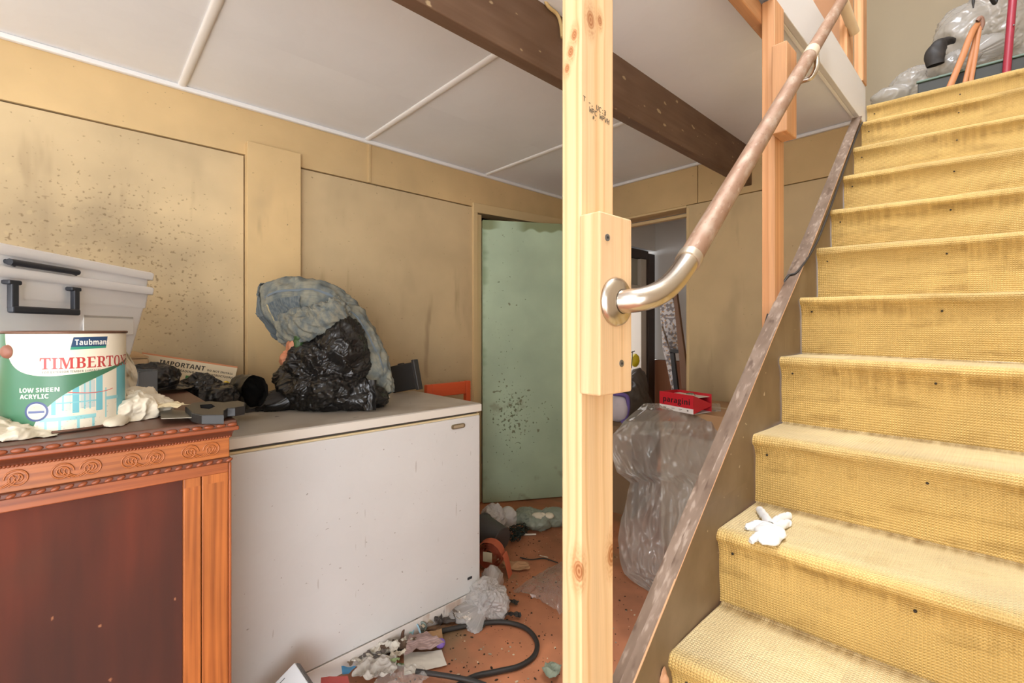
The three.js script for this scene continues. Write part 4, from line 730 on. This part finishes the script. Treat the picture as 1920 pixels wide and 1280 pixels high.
{
  const E = (u, v, d, x, y, z) => [...at(u, v, d).toArray(), x, y, z];
  single('dark_bundle', lump(at(1180, 830, 4.0).setY(0.4), [[...at(1184, 800, 4.0).setY(0.3).toArray(), 0.2, 0.5, 0.25], [...at(1192, 730, 4.05).toArray(), 0.1, 0.16, 0.1]], { nu: 80, nv: 60, amp: 0.03, freq: 9, seed: 3 }), mat(0x5a5048, 0.5), 'dark heap of clothes and bags in the back doorway', 'clothes heap');
  single('yellow_cap', lump(at(1191, 676, 4.05), [E(1191, 676, 4.05, 0.035, 0.055, 0.035)], { nu: 20, nv: 14, amp: 0.006, freq: 20 }), mat(0xe2c71e, 0.45), 'bright yellow plastic lump on top of the dark clothes heap', 'plastic');
  single('wire_rack', [rod(at(1181, 660, 4.0), at(1181, 690, 4.0), 0.004), rod(at(1186, 658, 4.0), at(1184, 690, 4.0), 0.004), rod(at(1179, 662, 4.0), at(1190, 658, 4.0), 0.004)], mat(0x6a655c, 0.4, { metalness: 0.7 }), 'thin wire hanger poking up beside the yellow lump', 'hanger');
  const c = thing('cushion', 'white cushion with purple edge just below the mounting block of the near post', 'cushion');
  mesh('pad', lump(at(1160, 762, 3.3), [E(1156, 764, 3.3, 0.09, 0.1, 0.05)], { nu: 40, nv: 30, amp: 0.004, freq: 14 }), mat(0xcfc6cc, 0.8), c);
  mesh('piping', tube([at(1150, 738, 3.25), at(1174, 742, 3.24), at(1178, 760, 3.24), at(1175, 778, 3.25), at(1166, 792, 3.26)], 0.014, 40, 8), mat(0x6f5c9c, 0.8), c);
  const st = thing('brown_carton', 'brown carton that carries the purple edged cushion', 'carton', at(1158, 790, 3.3).setY(0), 0.2), top = at(1158, 790, 3.3).y, cm = mat(0x8a7054, 0.85);
  mesh('carton_body', bx(-0.2, 0, -0.15, 0.16, top - 0.004, 0.15, 0.004), cm, st); mesh('flap', bx(-0.2, top - 0.0035, -0.15, 0.16, top - 0.0005, -0.002, 0), cm, st); mesh('flap', bx(-0.2, top - 0.0035, 0.002, 0.16, top - 0.0005, 0.15, 0), cm, st);
  single('litter_bundle', lay(scrap(0.16, 0.12, { amp: 0.06, freq: 16, seed: 12, n: 20 }), onY(1156, 905, 0), 0.4), mat(0x8f8a80, 0.7), 'small grey heap of wrappers on the floor just right of the near post', 'litter');
  single('white_strip', bx(-0.05, 0.001, -0.008, 0.05, 0.01, 0.008, 0.002).translate(...onY(1158, 912, 0).toArray()), mat(0xe0dcd4, 0.7), 'short white strip on the floor in front of the grey wrappers', 'strip');
}
// ---------------------------------------------------------------- on the stairs and the landing
{
  const G = thing('disposable_glove', 'crumpled white disposable glove lying on the yellow stair carpet', 'glove');
  const y0 = 0.762, lat = film(0xf2f1ee, 0.15, 0.45), o = (u, v, h = 0.012) => onY(u, v, y0 + h);
  mesh('palm', lump(o(1446, 990, 0.014), [[...o(1446, 996, 0.013).toArray(), 0.030, 0.015, 0.034], [...o(1443, 1010, 0.008).toArray(), 0.022, 0.012, 0.03]], { nu: 60, nv: 40, amp: 0.005, freq: 46, floor: y0 + 0.002, seed: 4 }), lat, G);
  const fin = (a) => { const P = a.map(([u, v, h, r]) => [o(u, v, h), r]); return loft(P, { ns: 14, nt: 20, amp: 0.003, freq: 70, flat: 0.55, seed: a[0][0] }); };
  mesh('finger', fin([[1442, 990, 0.012, 0.011], [1424, 984, 0.014, 0.011], [1406, 988, 0.008, 0.009], [1400, 992, 0.006, 0.003]]), lat, G);
  mesh('finger', fin([[1444, 984, 0.014, 0.010], [1434, 968, 0.014, 0.009], [1424, 956, 0.012, 0.008], [1420, 953, 0.01, 0.003]]), lat, G);
  mesh('finger', fin([[1448, 985, 0.014, 0.010], [1460, 974, 0.014, 0.009], [1478, 967, 0.01, 0.008], [1483, 966, 0.008, 0.003]]), lat, G);
  mesh('finger', fin([[1452, 990, 0.012, 0.010], [1466, 984, 0.012, 0.009], [1479, 980, 0.01, 0.007], [1482, 980, 0.008, 0.003]]), lat, G);
  mesh('finger', fin([[1440, 996, 0.012, 0.010], [1424, 1004, 0.01, 0.008], [1410, 1012, 0.006, 0.006], [1406, 1014, 0.005, 0.003]]), lat, G);
}
{
  const fy = TOP + 0.001, E = (u, v, d, x, y, z) => [...at(u, v, d).toArray(), x, y, z];
  const cr = thing('plastic_crate', 'dark green plastic tray standing on the landing at the stair top', 'tray', [-0.345, fy, -3.30], THREE.MathUtils.degToRad(6));
  const gm = mat(0x26271f, 0.5), rimM = mat(0x5f7468, 0.45);
  mesh('tray_wall', [bx(0, 0, -0.012, 0.78, 0.115, 0, 0.003), bx(0, 0, -0.45, 0.012, 0.115, -0.012, 0.003), bx(0.768, 0, -0.45, 0.78, 0.115, -0.012, 0.003), bx(0, 0, -0.462, 0.78, 0.115, -0.45, 0.003), bx(0.012, 0, -0.45, 0.768, 0.008, -0.012, 0.001)], gm, cr);
  mesh('rim', bx(-0.006, 0.1155, -0.012, 0.786, 0.127, 0.008, 0.004), rimM, cr);
  const br = thing('brown_board', 'weathered grey brown board lying across the green tray', 'board', [-0.19, fy + 0.13, -3.42], THREE.MathUtils.degToRad(6));
  mesh('board_sheet', bx(0, 0, -0.25, 0.6, 0.045, 0, 0.008, 'x'), mat(0x776c5e, 0.7), br);
  const bagM = film(0xe6e4e0, 0.72, 0.2);
  single('clear_plastic_bag', lump(at(1868, 45, 2.62), [E(1870, 40, 2.62, 0.16, 0.22, 0.14), E(1812, 60, 2.66, 0.12, 0.15, 0.12), E(1925, 60, 2.6, 0.14, 0.2, 0.14)], { nu: 140, nv: 90, amp: 0.02, freq: 12, floor: fy + 0.18, seed: 3, oct: 4 }), bagM, 'big puffed clear plastic bag behind the red pole on the landing', 'plastic bag');
  single('clear_plastic_bag', lump(at(1705, 168, 2.7), [E(1712, 160, 2.68, 0.10, 0.09, 0.09), E(1670, 182, 2.7, 0.09, 0.05, 0.08)], { nu: 110, nv: 70, amp: 0.014, freq: 14, floor: fy, seed: 8, oct: 4 }), bagM, 'flattened clear plastic bag at the left end of the landing', 'plastic bag');
  single('clear_plastic_bag', lump(at(1800, 115, 2.5), [E(1790, 118, 2.5, 0.1, 0.055, 0.07), E(1840, 95, 2.5, 0.1, 0.06, 0.07)], { nu: 100, nv: 60, amp: 0.014, freq: 18, floor: fy + 0.13, seed: 11, oct: 4 }), bagM, 'clear plastic bag slumped over the tray between black handle and orange legs', 'plastic bag');
  single('luggage_grip', loft([[1754, 122, 2.46, 0.035], [1753, 102, 2.46, 0.042], [1762, 86, 2.46, 0.035], [1774, 78, 2.46, 0.02], [1790, 76, 2.46, 0.012]], { ns: 24, nt: 30, amp: 0.003, freq: 20, flat: 0.6 }), M.blackMatt, 'black curved plastic handle sticking up from the tray', 'grip');
  single('black_tie', tube([at(1872, -14, 2.44), at(1866, 6, 2.44), at(1860, 0, 2.43), at(1852, -14, 2.43)], 0.008, 24, 8), M.blackMatt, 'black knot in the neck of the big clear bag at the picture top', 'tie');
  single('black_tie', loft([[1826, -14, 2.46, 0.006], [1825, 2, 2.46, 0.007], [1825, 15, 2.46, 0.003]], { ns: 10, nt: 12, amp: 0 }), M.blackMatt, 'black tie end hanging over the big clear bag', 'tie');
  const ol = thing('folding_stand', 'orange wooden folding stand with legs meeting in a point on the landing', 'stand'), om = mat(0xb87a4c, 0.55);
  const apex = at(1838, 38, 2.36);
  mesh('leg', loft([[1838, 38, 2.36, 0.012], [1822, 62, 2.35, 0.014], [1803, 110, 2.34, 0.014], [1780, 165, 2.33, 0.014]], { ns: 12, nt: 30, amp: 0, flat: 0.5 }), om, ol);
  mesh('leg', loft([[1836, 42, 2.37, 0.008], [1822, 100, 2.36, 0.010], [1808, 160, 2.35, 0.010]], { ns: 12, nt: 20, amp: 0, flat: 0.5 }), om, ol);
  mesh('leg', loft([[1838, 40, 2.36, 0.010], [1830, 95, 2.35, 0.010], [1820, 155, 2.34, 0.010]], { ns: 12, nt: 20, amp: 0, flat: 0.5 }), om, ol);
  mesh('hinge', loft([[1832, 40, 2.35, 0.008], [1838, 34, 2.35, 0.012], [1842, 44, 2.35, 0.010], [1840, 56, 2.355, 0.006]], { ns: 12, nt: 16, amp: 0 }), mat(0x8d6a58, 0.5), ol);
  const po = thing('red_pole', 'straight dark red metal pole rising from the landing at the picture corner', 'pole');
  mesh('pole_shaft', rod(at(1886, 150, 2.27), at(1915, -190, 2.27), 0.0155, 20), mat(0x9c2f40, 0.4), po);
  const sg = new THREE.SphereGeometry(0.004, 10, 8); const sp = at(1901, 47, 2.25); sg.translate(sp.x, sp.y, sp.z); mesh('pin', sg, mat(0x8c8486, 0.4, { metalness: 0.6 }), po);
}
// cleat and cord on the beam
{
  const c = thing('rope_cleat', 'cream round cleat fixed to the brown beam beside the near post', 'cleat', [-1.0995, 2.255, -1.365]);
  const k = new THREE.LatheGeometry([[0, 0.03], [0.02, 0.029], [0.032, 0.022], [0.036, 0.01], [0.034, 0]].map((q) => new THREE.Vector2(...q)), 28); k.rotateZ(-Math.PI / 2); mesh('knob', k, mat(0xd6c3a0, 0.5), c);
  single('cord', tube([onX(1018, -8, -1.09), onX(1028, 12, -1.09), onX(1044, 26, -1.09), onX(1051, 44, -1.09), onX(1054, 70, -1.085)], 0.006, 30, 8), mat(0xcbb07a, 0.8), 'yellow cord running down the beam behind the near post', 'cord');
}
// ---------------------------------------------------------------- litter on the floor
{
  const F = (u, v) => onY(u, v, 0.001);
  const put = (name, label, cat, u, v, w, d, ry, m, o = {}, group) => single(name, lay(scrap(w, d, o), F(u, v), ry), m, label, cat, group);
  const E = (u, v, h, x, y, z) => [...onY(u, v, h).toArray(), x, y, z];
  single('plastic_bag', lump(onY(930, 975, 0.06), [E(926, 972, 0.06, 0.075, 0.075, 0.06), E(948, 972, 0.045, 0.06, 0.06, 0.05)], { nu: 140, nv: 100, amp: 0.024, freq: 12, seed: 3, oct: 5 }), film(0xe6e4e2, 0.15, 0.4), 'white plastic bag sitting at the foot of the green door', 'plastic bag');
  single('plastic_bag', lump(onY(1005, 972, 0.03), [E(1000, 972, 0.035, 0.13, 0.05, 0.10), E(1035, 970, 0.03, 0.09, 0.055, 0.09), E(975, 975, 0.02, 0.06, 0.04, 0.06)], { nu: 150, nv: 90, amp: 0.02, freq: 13, seed: 7, oct: 5 }), film(0xa9b5a6, 0.3, 0.35), 'grey green plastic bag lying flat beside the white one at the door', 'plastic bag');
  single('tissue', lump(onY(1018, 965, 0.085), [E(1010, 966, 0.082, 0.035, 0.016, 0.03), E(1028, 966, 0.078, 0.03, 0.014, 0.025)], { nu: 60, nv: 36, amp: 0.008, freq: 34, seed: 9 }), mat(0xe6e0cc, 0.9), 'cream tissue on top of the grey green plastic bag', 'tissue');
  put('cardboard_strip', 'long flat strip of orange brown cardboard in front of the door bags', 'cardboard', 990, 988, 0.55, 0.05, 0.95, mat(0xb87a50, 0.85), { amp: 0.012, freq: 7, seed: 2, rag: 0.12 });
  single('white_rod', rod(F(900, 1006).setY(0.02), F(945, 992).setY(0.03), 0.008), mat(0xe2ddd2, 0.5), 'thick white rod lying by the dark bucket near the freezer', 'rod');
  single('white_cable', tube([F(948, 993).setY(0.03), F(962, 999).setY(0.02), F(980, 1004).setY(0.01), F(1005, 1003).setY(0.006)], 0.005, 30, 8), mat(0xe6e2da, 0.5), 'thin white cable end curving over the floor near the door', 'cable');
  const wire = (u, v, s, n, sd, hgt) => { const c = F(u, v), p = []; seedN = sd; for (let i = 0; i < n; i++) p.push(V(c.x + rr(-s, s), 0.006 + rr(0, hgt), c.z + rr(-s, s))); return tube(p, 0.0022, n * 10, 5); };
  single('wire_tangle', wire(948, 985, 0.05, 14, 21, 0.10), mat(0x37322e, 0.6), 'loose loops of thin dark wire in front of the white bag', 'wire');
  const net = thing('net_tangle', 'dark green tangle of netting on the floor behind the orange strap', 'netting'); const nm = mat(0x23302a, 0.7);
  for (let k = 0; k < 3; k++) mesh('strand', wire(960 + k * 8, 1015 - k * 6, 0.055, 26, 40 + k, 0.06), nm, net);
  { // bucket lying on its side
    const b = thing('grey_tub', 'dark grey plastic bucket on its side beside the freezer corner', 'bucket', F(914, 1036), 0.5);
    const g = new THREE.LatheGeometry([[0, 0.0], [0.062, 0.0], [0.066, 0.006], [0.078, 0.16], [0.084, 0.162], [0.084, 0.172], [0.076, 0.172], [0.062, 0.008], [0, 0.006]].map((q) => new THREE.Vector2(...q)), 40); g.rotateZ(1.45); g.rotateY(-0.4); g.translate(0.09, 0.086, 0); mesh('bucket_shell', g, mat(0x4a4846, 0.5), b);
  }
  { // rolled orange strap
    const s = thing('lashing_strap', 'rolled orange webbing strap against the freezer corner', 'strap', F(920, 1066), 0.5); const om = mat(0xc8694a, 0.8);
    const sp = []; for (let i = 0; i <= 90; i++) { const a = i / 90 * Math.PI * 7, r = 0.03 + 0.045 * i / 90; sp.push([r * Math.cos(a), r * Math.sin(a)]); }
    const g = surf((q, t) => { const i = Math.round(q * 90); return V(sp[i][0], sp[i][1] + 0.076, lerp(-0.03, 0.03, t)); }, 90, 3); mesh('roll', g, om, s);
    mesh('loose_end', surf((q, t) => V(0.075 + 0.05 * q, 0.08 * Math.cos(q * 1.9) * (1 - q * 0.2) + 0.012, lerp(-0.03, 0.03, t) + 0.04 * q), 20, 3), om, s);
    mesh('label_end', bx(-0.03, 0.05, 0.031, 0.02, 0.10, 0.034, 0.001), mat(0xcfc4a4, 0.8), s);
  }
  put('cardboard_scrap', 'torn beige cardboard scrap beside the orange strap', 'cardboard', 968, 1064, 0.16, 0.10, 0.7, mat(0xb9906a, 0.85), { amp: 0.012, freq: 12, seed: 5 });
  single('clear_wrapper', lump(onY(915, 1125, 0.06), [E(922, 1092, 0.05, 0.05, 0.06, 0.05), E(915, 1125, 0.05, 0.075, 0.05, 0.06), E(880, 1148, 0.02, 0.09, 0.025, 0.05)], { nu: 200, nv: 140, amp: 0.03, freq: 20, seed: 14, oct: 4 }), film(0xf2f0ee, 0.62, 0.15), 'crumpled clear plastic wrapper heaped at the freezer corner', 'plastic wrapper');
  const bot = thing('grey_bottle', 'small grey bottle lying in the clear wrapper at the freezer corner', 'bottle', F(914, 1142), 2.2);
  const bg = new THREE.LatheGeometry([[0, 0], [0.026, 0], [0.029, 0.005], [0.029, 0.075], [0.022, 0.09], [0.011, 0.096]].map((q) => new THREE.Vector2(...q)), 24); bg.rotateZ(1.1); bg.translate(0.05, 0.03, 0); mesh('bottle_body', bg, mat(0x8d8480, 0.4), bot);
  const bc = new THREE.CylinderGeometry(0.012, 0.012, 0.018, 16); bc.rotateZ(1.1); bc.translate(-0.042, 0.078, 0); mesh('cap', bc, mat(0x55504e, 0.5), bot);
  single('plastic_film', surf((s, t) => { const r = lerp(1012, 1056, s), v0 = lerp(1110, 1052, s), v1 = lerp(1128, 1158, s); const p = onY(r - 50 * (1 - t) * (1 - s) + 0, lerp(v0, v1, t), 0.004); p.y += Math.max(0, 0.05 * s * Math.sin(t * 3.1) + 0.02 * ridge(s * 3, t * 3, 5)); return p; }, 40, 40), film(0xece8e2, 0.85, 0.14), 'sheet of clear plastic spread on the floor left of the near post', 'plastic film');
  put('black_sock', 'small flat black rag near the point of the clear plastic sheet', 'rag', 959, 1132, 0.07, 0.035, 0.5, M.blackMatt, { amp: 0.012, freq: 30, seed: 4, n: 14 });
  put('black_sock', 'small black torn rag lying across the hose', 'rag', 958, 1160, 0.10, 0.03, 0.8, M.blackMatt, { amp: 0.02, freq: 30, seed: 6, n: 14 });
  put('black_scrap', 'black plastic scrap inside the hose loop', 'scrap', 898, 1178, 0.06, 0.03, 0.9, M.blackMatt, { amp: 0.008, freq: 30, seed: 8, n: 12 });
  // hose
  const hp = [[700, 1258], [745, 1222], [790, 1196], [840, 1180], [900, 1169], [945, 1166], [985, 1177], [1006, 1202], [1002, 1228], [975, 1248], [935, 1258], [895, 1266], [872, 1276], [850, 1290]].map(([u, v]) => onY(u, v, 0.012));
  single('hose', tube(hp, 0.0095, 160, 12), mat(0x2c2926, 0.5), 'black rubber hose looping over the terracotta floor', 'hose');
  single('hose', tube([[780, 1258], [805, 1262], [845, 1268], [885, 1276], [910, 1284]].map(([u, v]) => onY(u, v, 0.03)), 0.0085, 40, 10), mat(0x2f2b28, 0.5), 'short end of black hose crossing in front of the white sheet', 'hose');
  // papers
  const sheet = (name, label, cat, px, m, h = 0.004, am = 0.006, sd = 0) => { const P = px.map(([u, v]) => onY(u, v, h)); return single(name, surf((s, t) => { const a = P[0].clone().lerp(P[1], s), b = P[3].clone().lerp(P[2], s), p = a.lerp(b, t); p.y = h + am * Math.max(0, 0.5 + ridge(p.x * 9, p.z * 9, sd)); return p; }, 24, 24, [1, 1]), m, label, cat); };
  const stripe = tex(256, 128, (u, v) => { const k = Math.sin(v * 70 + 3 * noise(u * 5, v * 5)), f = noise(u * 30, v * 60); return mixc([150, 128, 128], [186, 158, 148], 0.5 + 0.4 * k + 0.3 * f); });
  sheet('paper_sheet', 'white paper sheet lying under the striped card by the freezer', 'paper', [[757, 1226], [828, 1220], [838, 1249], [758, 1268]], M.paper, 0.004, 0.004, 3);
  sheet('striped_card', 'dusty mauve striped card lying over the white sheet', 'card', [[768, 1196], [800, 1192], [834, 1216], [758, 1236]], mat(0xffffff, 0.85, { map: stripe }), 0.018, 0.02, 5);
  sheet('beige_card', 'beige torn card edge behind the mauve striped card', 'card', [[795, 1190], [828, 1184], [832, 1206], [800, 1200]], M.card, 0.012, 0.015, 6);
  single('purple_cap', lump(onY(826, 1206, 0.018), [E(826, 1206, 0.016, 0.018, 0.016, 0.018)], { nu: 20, nv: 14, amp: 0.002, freq: 20 }), mat(0x8d6fc4, 0.5), 'small purple plastic cap beside the striped card', 'cap');
  sheet('red_card', 'flat red card at the bottom of the picture below the freezer plinth', 'card', [[602, 1272], [652, 1268], [660, 1300], [600, 1300]], mat(0xc25650, 0.6), 0.05, 0.004, 2);
  sheet('blue_scrap', 'bright blue plastic scrap at the freezer plinth', 'scrap', [[640, 1256], [668, 1256], [654, 1270], [642, 1270]], mat(0x3f86b4, 0.5), 0.035, 0.01, 7);
  put('grey_rag', 'crumpled pale grey cloth lying below the freezer plinth', 'rag', 705, 1268, 0.17, 0.11, 0.9, mat(0xc0b9b0, 0.85), { amp: 0.035, freq: 15, seed: 5, n: 44 });
  put('grey_rag', 'dark grey rag pressed along the freezer plinth', 'rag', 700, 1240, 0.12, 0.07, 0.6, mat(0x7c7672, 0.85), { amp: 0.025, freq: 20, seed: 15, n: 30 });
  put('clear_wrapper', 'shiny clear wrapper in the near litter in front of the white sheet', 'plastic wrapper', 752, 1285, 0.2, 0.14, 0.9, film(0xf0eeea, 0.8, 0.12), { amp: 0.03, freq: 18, seed: 25, n: 44 });
  put('brown_rag', 'muddy brown rag strip along the middle of the freezer plinth', 'rag', 742, 1222, 0.22, 0.05, 0.95, mat(0x6b5646, 0.9), { amp: 0.03, freq: 18, seed: 35, n: 20 });
  put('white_rag', 'small white crumpled wrapper beside the brown rag strip', 'wrapper', 722, 1232, 0.12, 0.05, 1.0, mat(0xd8d2c6, 0.7), { amp: 0.04, freq: 20, seed: 45, n: 20 });
  put('dark_scrap', 'flat dark grey scrap by the plinth behind the hose', 'scrap', 838, 1168, 0.10, 0.05, 0.9, mat(0x544c46, 0.7), { amp: 0.015, freq: 20, seed: 3, n: 16 });
  put('brown_scrap', 'brown cardboard strip between the plinth and the hose', 'scrap', 812, 1182, 0.12, 0.03, 1.0, mat(0x8a6a50, 0.8), { amp: 0.01, freq: 20, seed: 13, n: 14 });
  put('teal_scrap', 'small teal plastic scrap at the plinth', 'scrap', 762, 1196, 0.05, 0.025, 1.2, mat(0x84b8b0, 0.5), { amp: 0.02, freq: 30, seed: 2, n: 12 });
  single('brown_stick', rod(F(752, 1215).setY(0.02), F(758, 1196).setY(0.06), 0.006), mat(0x5e4334, 0.8), 'short dark brown stick standing out of the plinth litter', 'stick');
  { const r = thing('glass_lid', 'small round glass lid leaning at the plinth', 'lid', F(790, 1186), 0.8); const g = new THREE.TorusGeometry(0.02, 0.004, 8, 24); g.translate(0, 0.024, 0); mesh('ring', g, film(0x9fb0a8, 0.4, 0.2), r); const d = new THREE.CylinderGeometry(0.019, 0.019, 0.003, 24); d.rotateX(Math.PI / 2); d.translate(0, 0.024, 0); mesh('pane', d, film(0xb8c4bc, 0.6, 0.15), r); }
  single('blue_wire_clip', tube([F(772, 1200).setY(0.01), F(778, 1188).setY(0.04), F(784, 1192).setY(0.04), F(792, 1204).setY(0.008)], 0.004, 24, 6), mat(0x9ec4d8, 0.4), 'pale blue plastic clip beside the glass lid', 'clip');
  put('green_leaf_scrap', 'green leaf on the floor beside the grey cloth', 'leaf', 748, 1250, 0.05, 0.02, 0.5, mat(0x6f8a5a, 0.7), { amp: 0.008, freq: 30, seed: 2, n: 10 });
  put('white_scrap', 'tiny white paper strip on the floor near the post', 'paper', 1020, 1045, 0.06, 0.012, 0.3, M.paper, { amp: 0.004, freq: 30, seed: 2, n: 10 });
  single('string', tube([F(975, 1046).setY(0.005), F(995, 1050).setY(0.005), F(1020, 1048).setY(0.005), F(1046, 1056).setY(0.005)], 0.0035, 30, 6), mat(0x3a332c, 0.7), 'thin dark string on the floor by the tiny white strip', 'string');
  put('green_scrap', 'grey green rag edge at the foot of the near post', 'rag', 1035, 1270, 0.07, 0.08, 0.3, mat(0x8a927e, 0.8), { amp: 0.03, freq: 18, seed: 9, n: 16 });
  { // white device box leaning against the freezer
    const A = at(552, 1242, 1.44), b = thing('device_box', 'white box printed with a round camera lens leaning on the freezer front', 'box', A);
    const up = V(0, 1, 0), e1 = RGT.clone().multiplyScalar(0.74).addScaledVector(up, -0.52).addScaledVector(FWD, -0.42).normalize();
    const e2 = RGT.clone().multiplyScalar(-0.86).addScaledVector(up, -0.45).addScaledVector(FWD, -0.35); e2.addScaledVector(e1, -e2.dot(e1)).normalize();
    const nn = e1.clone().cross(e2).negate().normalize(); if (nn.dot(FWD) > 0) nn.negate();
    const t = ctex(512, 512, (g) => { g.fillStyle = '#e8eaec'; g.fillRect(0, 0, 512, 512); g.fillStyle = '#a9b8bd'; g.beginPath(); g.roundRect(110, 90, 240, 260, 70); g.fill(); g.fillStyle = '#4a7a8a'; g.beginPath(); g.arc(230, 220, 84, 0, 7); g.fill(); g.fillStyle = '#1f3c4a'; g.beginPath(); g.arc(230, 220, 54, 0, 7); g.fill(); g.fillStyle = '#8fbcc6'; g.beginPath(); g.arc(210, 200, 18, 0, 7); g.fill(); g.fillStyle = '#5c6468'; g.fillRect(120, 40, 60, 8); g.fillRect(200, 30, 130, 8); g.fillRect(220, 54, 80, 6); });
    const g = bx(0, 0, -0.04, 0.14, 0.17, 0, 0.002), uv = g.attributes.uv, p = g.attributes.position; for (let i = 0; i < uv.count; i++) uv.setXY(i, p.getY(i) / 0.17, 1 - p.getX(i) / 0.14);
    const B = new THREE.Matrix4().makeBasis(e1, e2, e1.clone().cross(e2).normalize()); const flip = e1.clone().cross(e2).dot(FWD) > 0;
    const q = new THREE.Quaternion().setFromRotationMatrix(B);
    if (flip) g.translate(0, 0, 0.04);
    const m = mesh('box_shell', g, mat(0xffffff, 0.4, { map: t }), b); m.quaternion.copy(q);
    const eg = bx(0.004, -0.0035, flip ? 0.006 : -0.034, 0.136, -0.0005, flip ? 0.034 : -0.006, 0.0005); const m2 = mesh('box_end', eg, mat(0x5f5a58, 0.6), b); m2.quaternion.copy(q);
  }
  const bits = [[610, 1262, 0.05, 0x9a8f7e], [628, 1248, 0.05, 0xd9d2c4], [662, 1243, 0.06, 0x8c7a66], [684, 1236, 0.05, 0x6d6460], [676, 1250, 0.06, 0xe0dcd2], [712, 1228, 0.05, 0xc8bfae], [732, 1216, 0.05, 0x5a4a40], [768, 1216, 0.05, 0xd4ccbc], [800, 1180, 0.05, 0xb8a890], [822, 1174, 0.05, 0x4c4440], [735, 1252, 0.04, 0x8a9a6a], [745, 1240, 0.05, 0xcfc4b2], [856, 1160, 0.05, 0x6a5e54], [870, 1168, 0.06, 0xd8d0c6]];
  const bitLabels = ['small tan scrap just above the red card', 'small cream scrap left of the blue scrap', 'tan scrap against the plinth above the blue scrap', 'charcoal brown scrap against the plinth above the pale grey cloth', 'off white scrap on top of the pale grey cloth', 'beige scrap touching the left end of the brown rag strip', 'dark brown scrap at the foot of the brown stick', 'pale cream scrap on the edge of the mauve striped card', 'sand coloured scrap right beside the glass lid', 'blackish scrap on the brown cardboard strip', 'olive green scrap left of the green leaf', 'light beige scrap between the white sheet and grey cloth', 'dark taupe scrap left of the clear wrapper at the plinth', 'whitish scrap under the edge of the clear wrapper by the hose'];
  bits.forEach(([u, v, w, c], i) => put('litter_scrap', bitLabels[i], 'scrap', u, v, w * 1.6, w * 0.8, i, mat(c, 0.75), { amp: 0.03, freq: 26, seed: i * 3, n: 16 }, 'small scraps along the freezer plinth'));
  // crumbs and grit
  const cg = new THREE.IcosahedronGeometry(1, 0), N = 900, im = new THREE.InstancedMesh(cg, mat(0xffffff, 0.9), N), q = new THREE.Object3D(); seedN = 99;
  const areas = [[480, 1130, 900, 1280], [840, 1130, 1050, 1280], [900, 960, 1050, 1120], [1150, 900, 1260, 1250], [900, 1000, 1050, 1130]];
  for (let i = 0; i < N; i++) {
    const a = areas[i % areas.length]; let p = onY(rr(a[0], a[2]), rr(a[1], a[3]), 0); if (p.x < -1.63 && p.z > -1.3) p.x = -1.63 + rr(0, 0.14);
    const s = 0.0012 + 0.0038 * rnd() ** 3; q.position.set(p.x, s * 0.4, p.z); q.scale.set(s * rr(0.7, 2), s * 0.5, s); q.rotation.set(0, rr(0, 6), 0); q.updateMatrix(); im.setMatrixAt(i, q.matrix);
    const c = rnd() < 0.75 ? new THREE.Color(0x3c2e22) : new THREE.Color(0xcbb89c); im.setColorAt(i, c.multiplyScalar(rr(0.6, 1.3)));
  }
  im.name = 'debris'; im.castShadow = im.receiveShadow = true; im.userData.kind = 'stuff'; im.userData.label = 'grit and crumbs scattered over the terracotta floor'; scene.add(im);
}
renderer.render(scene, camera);
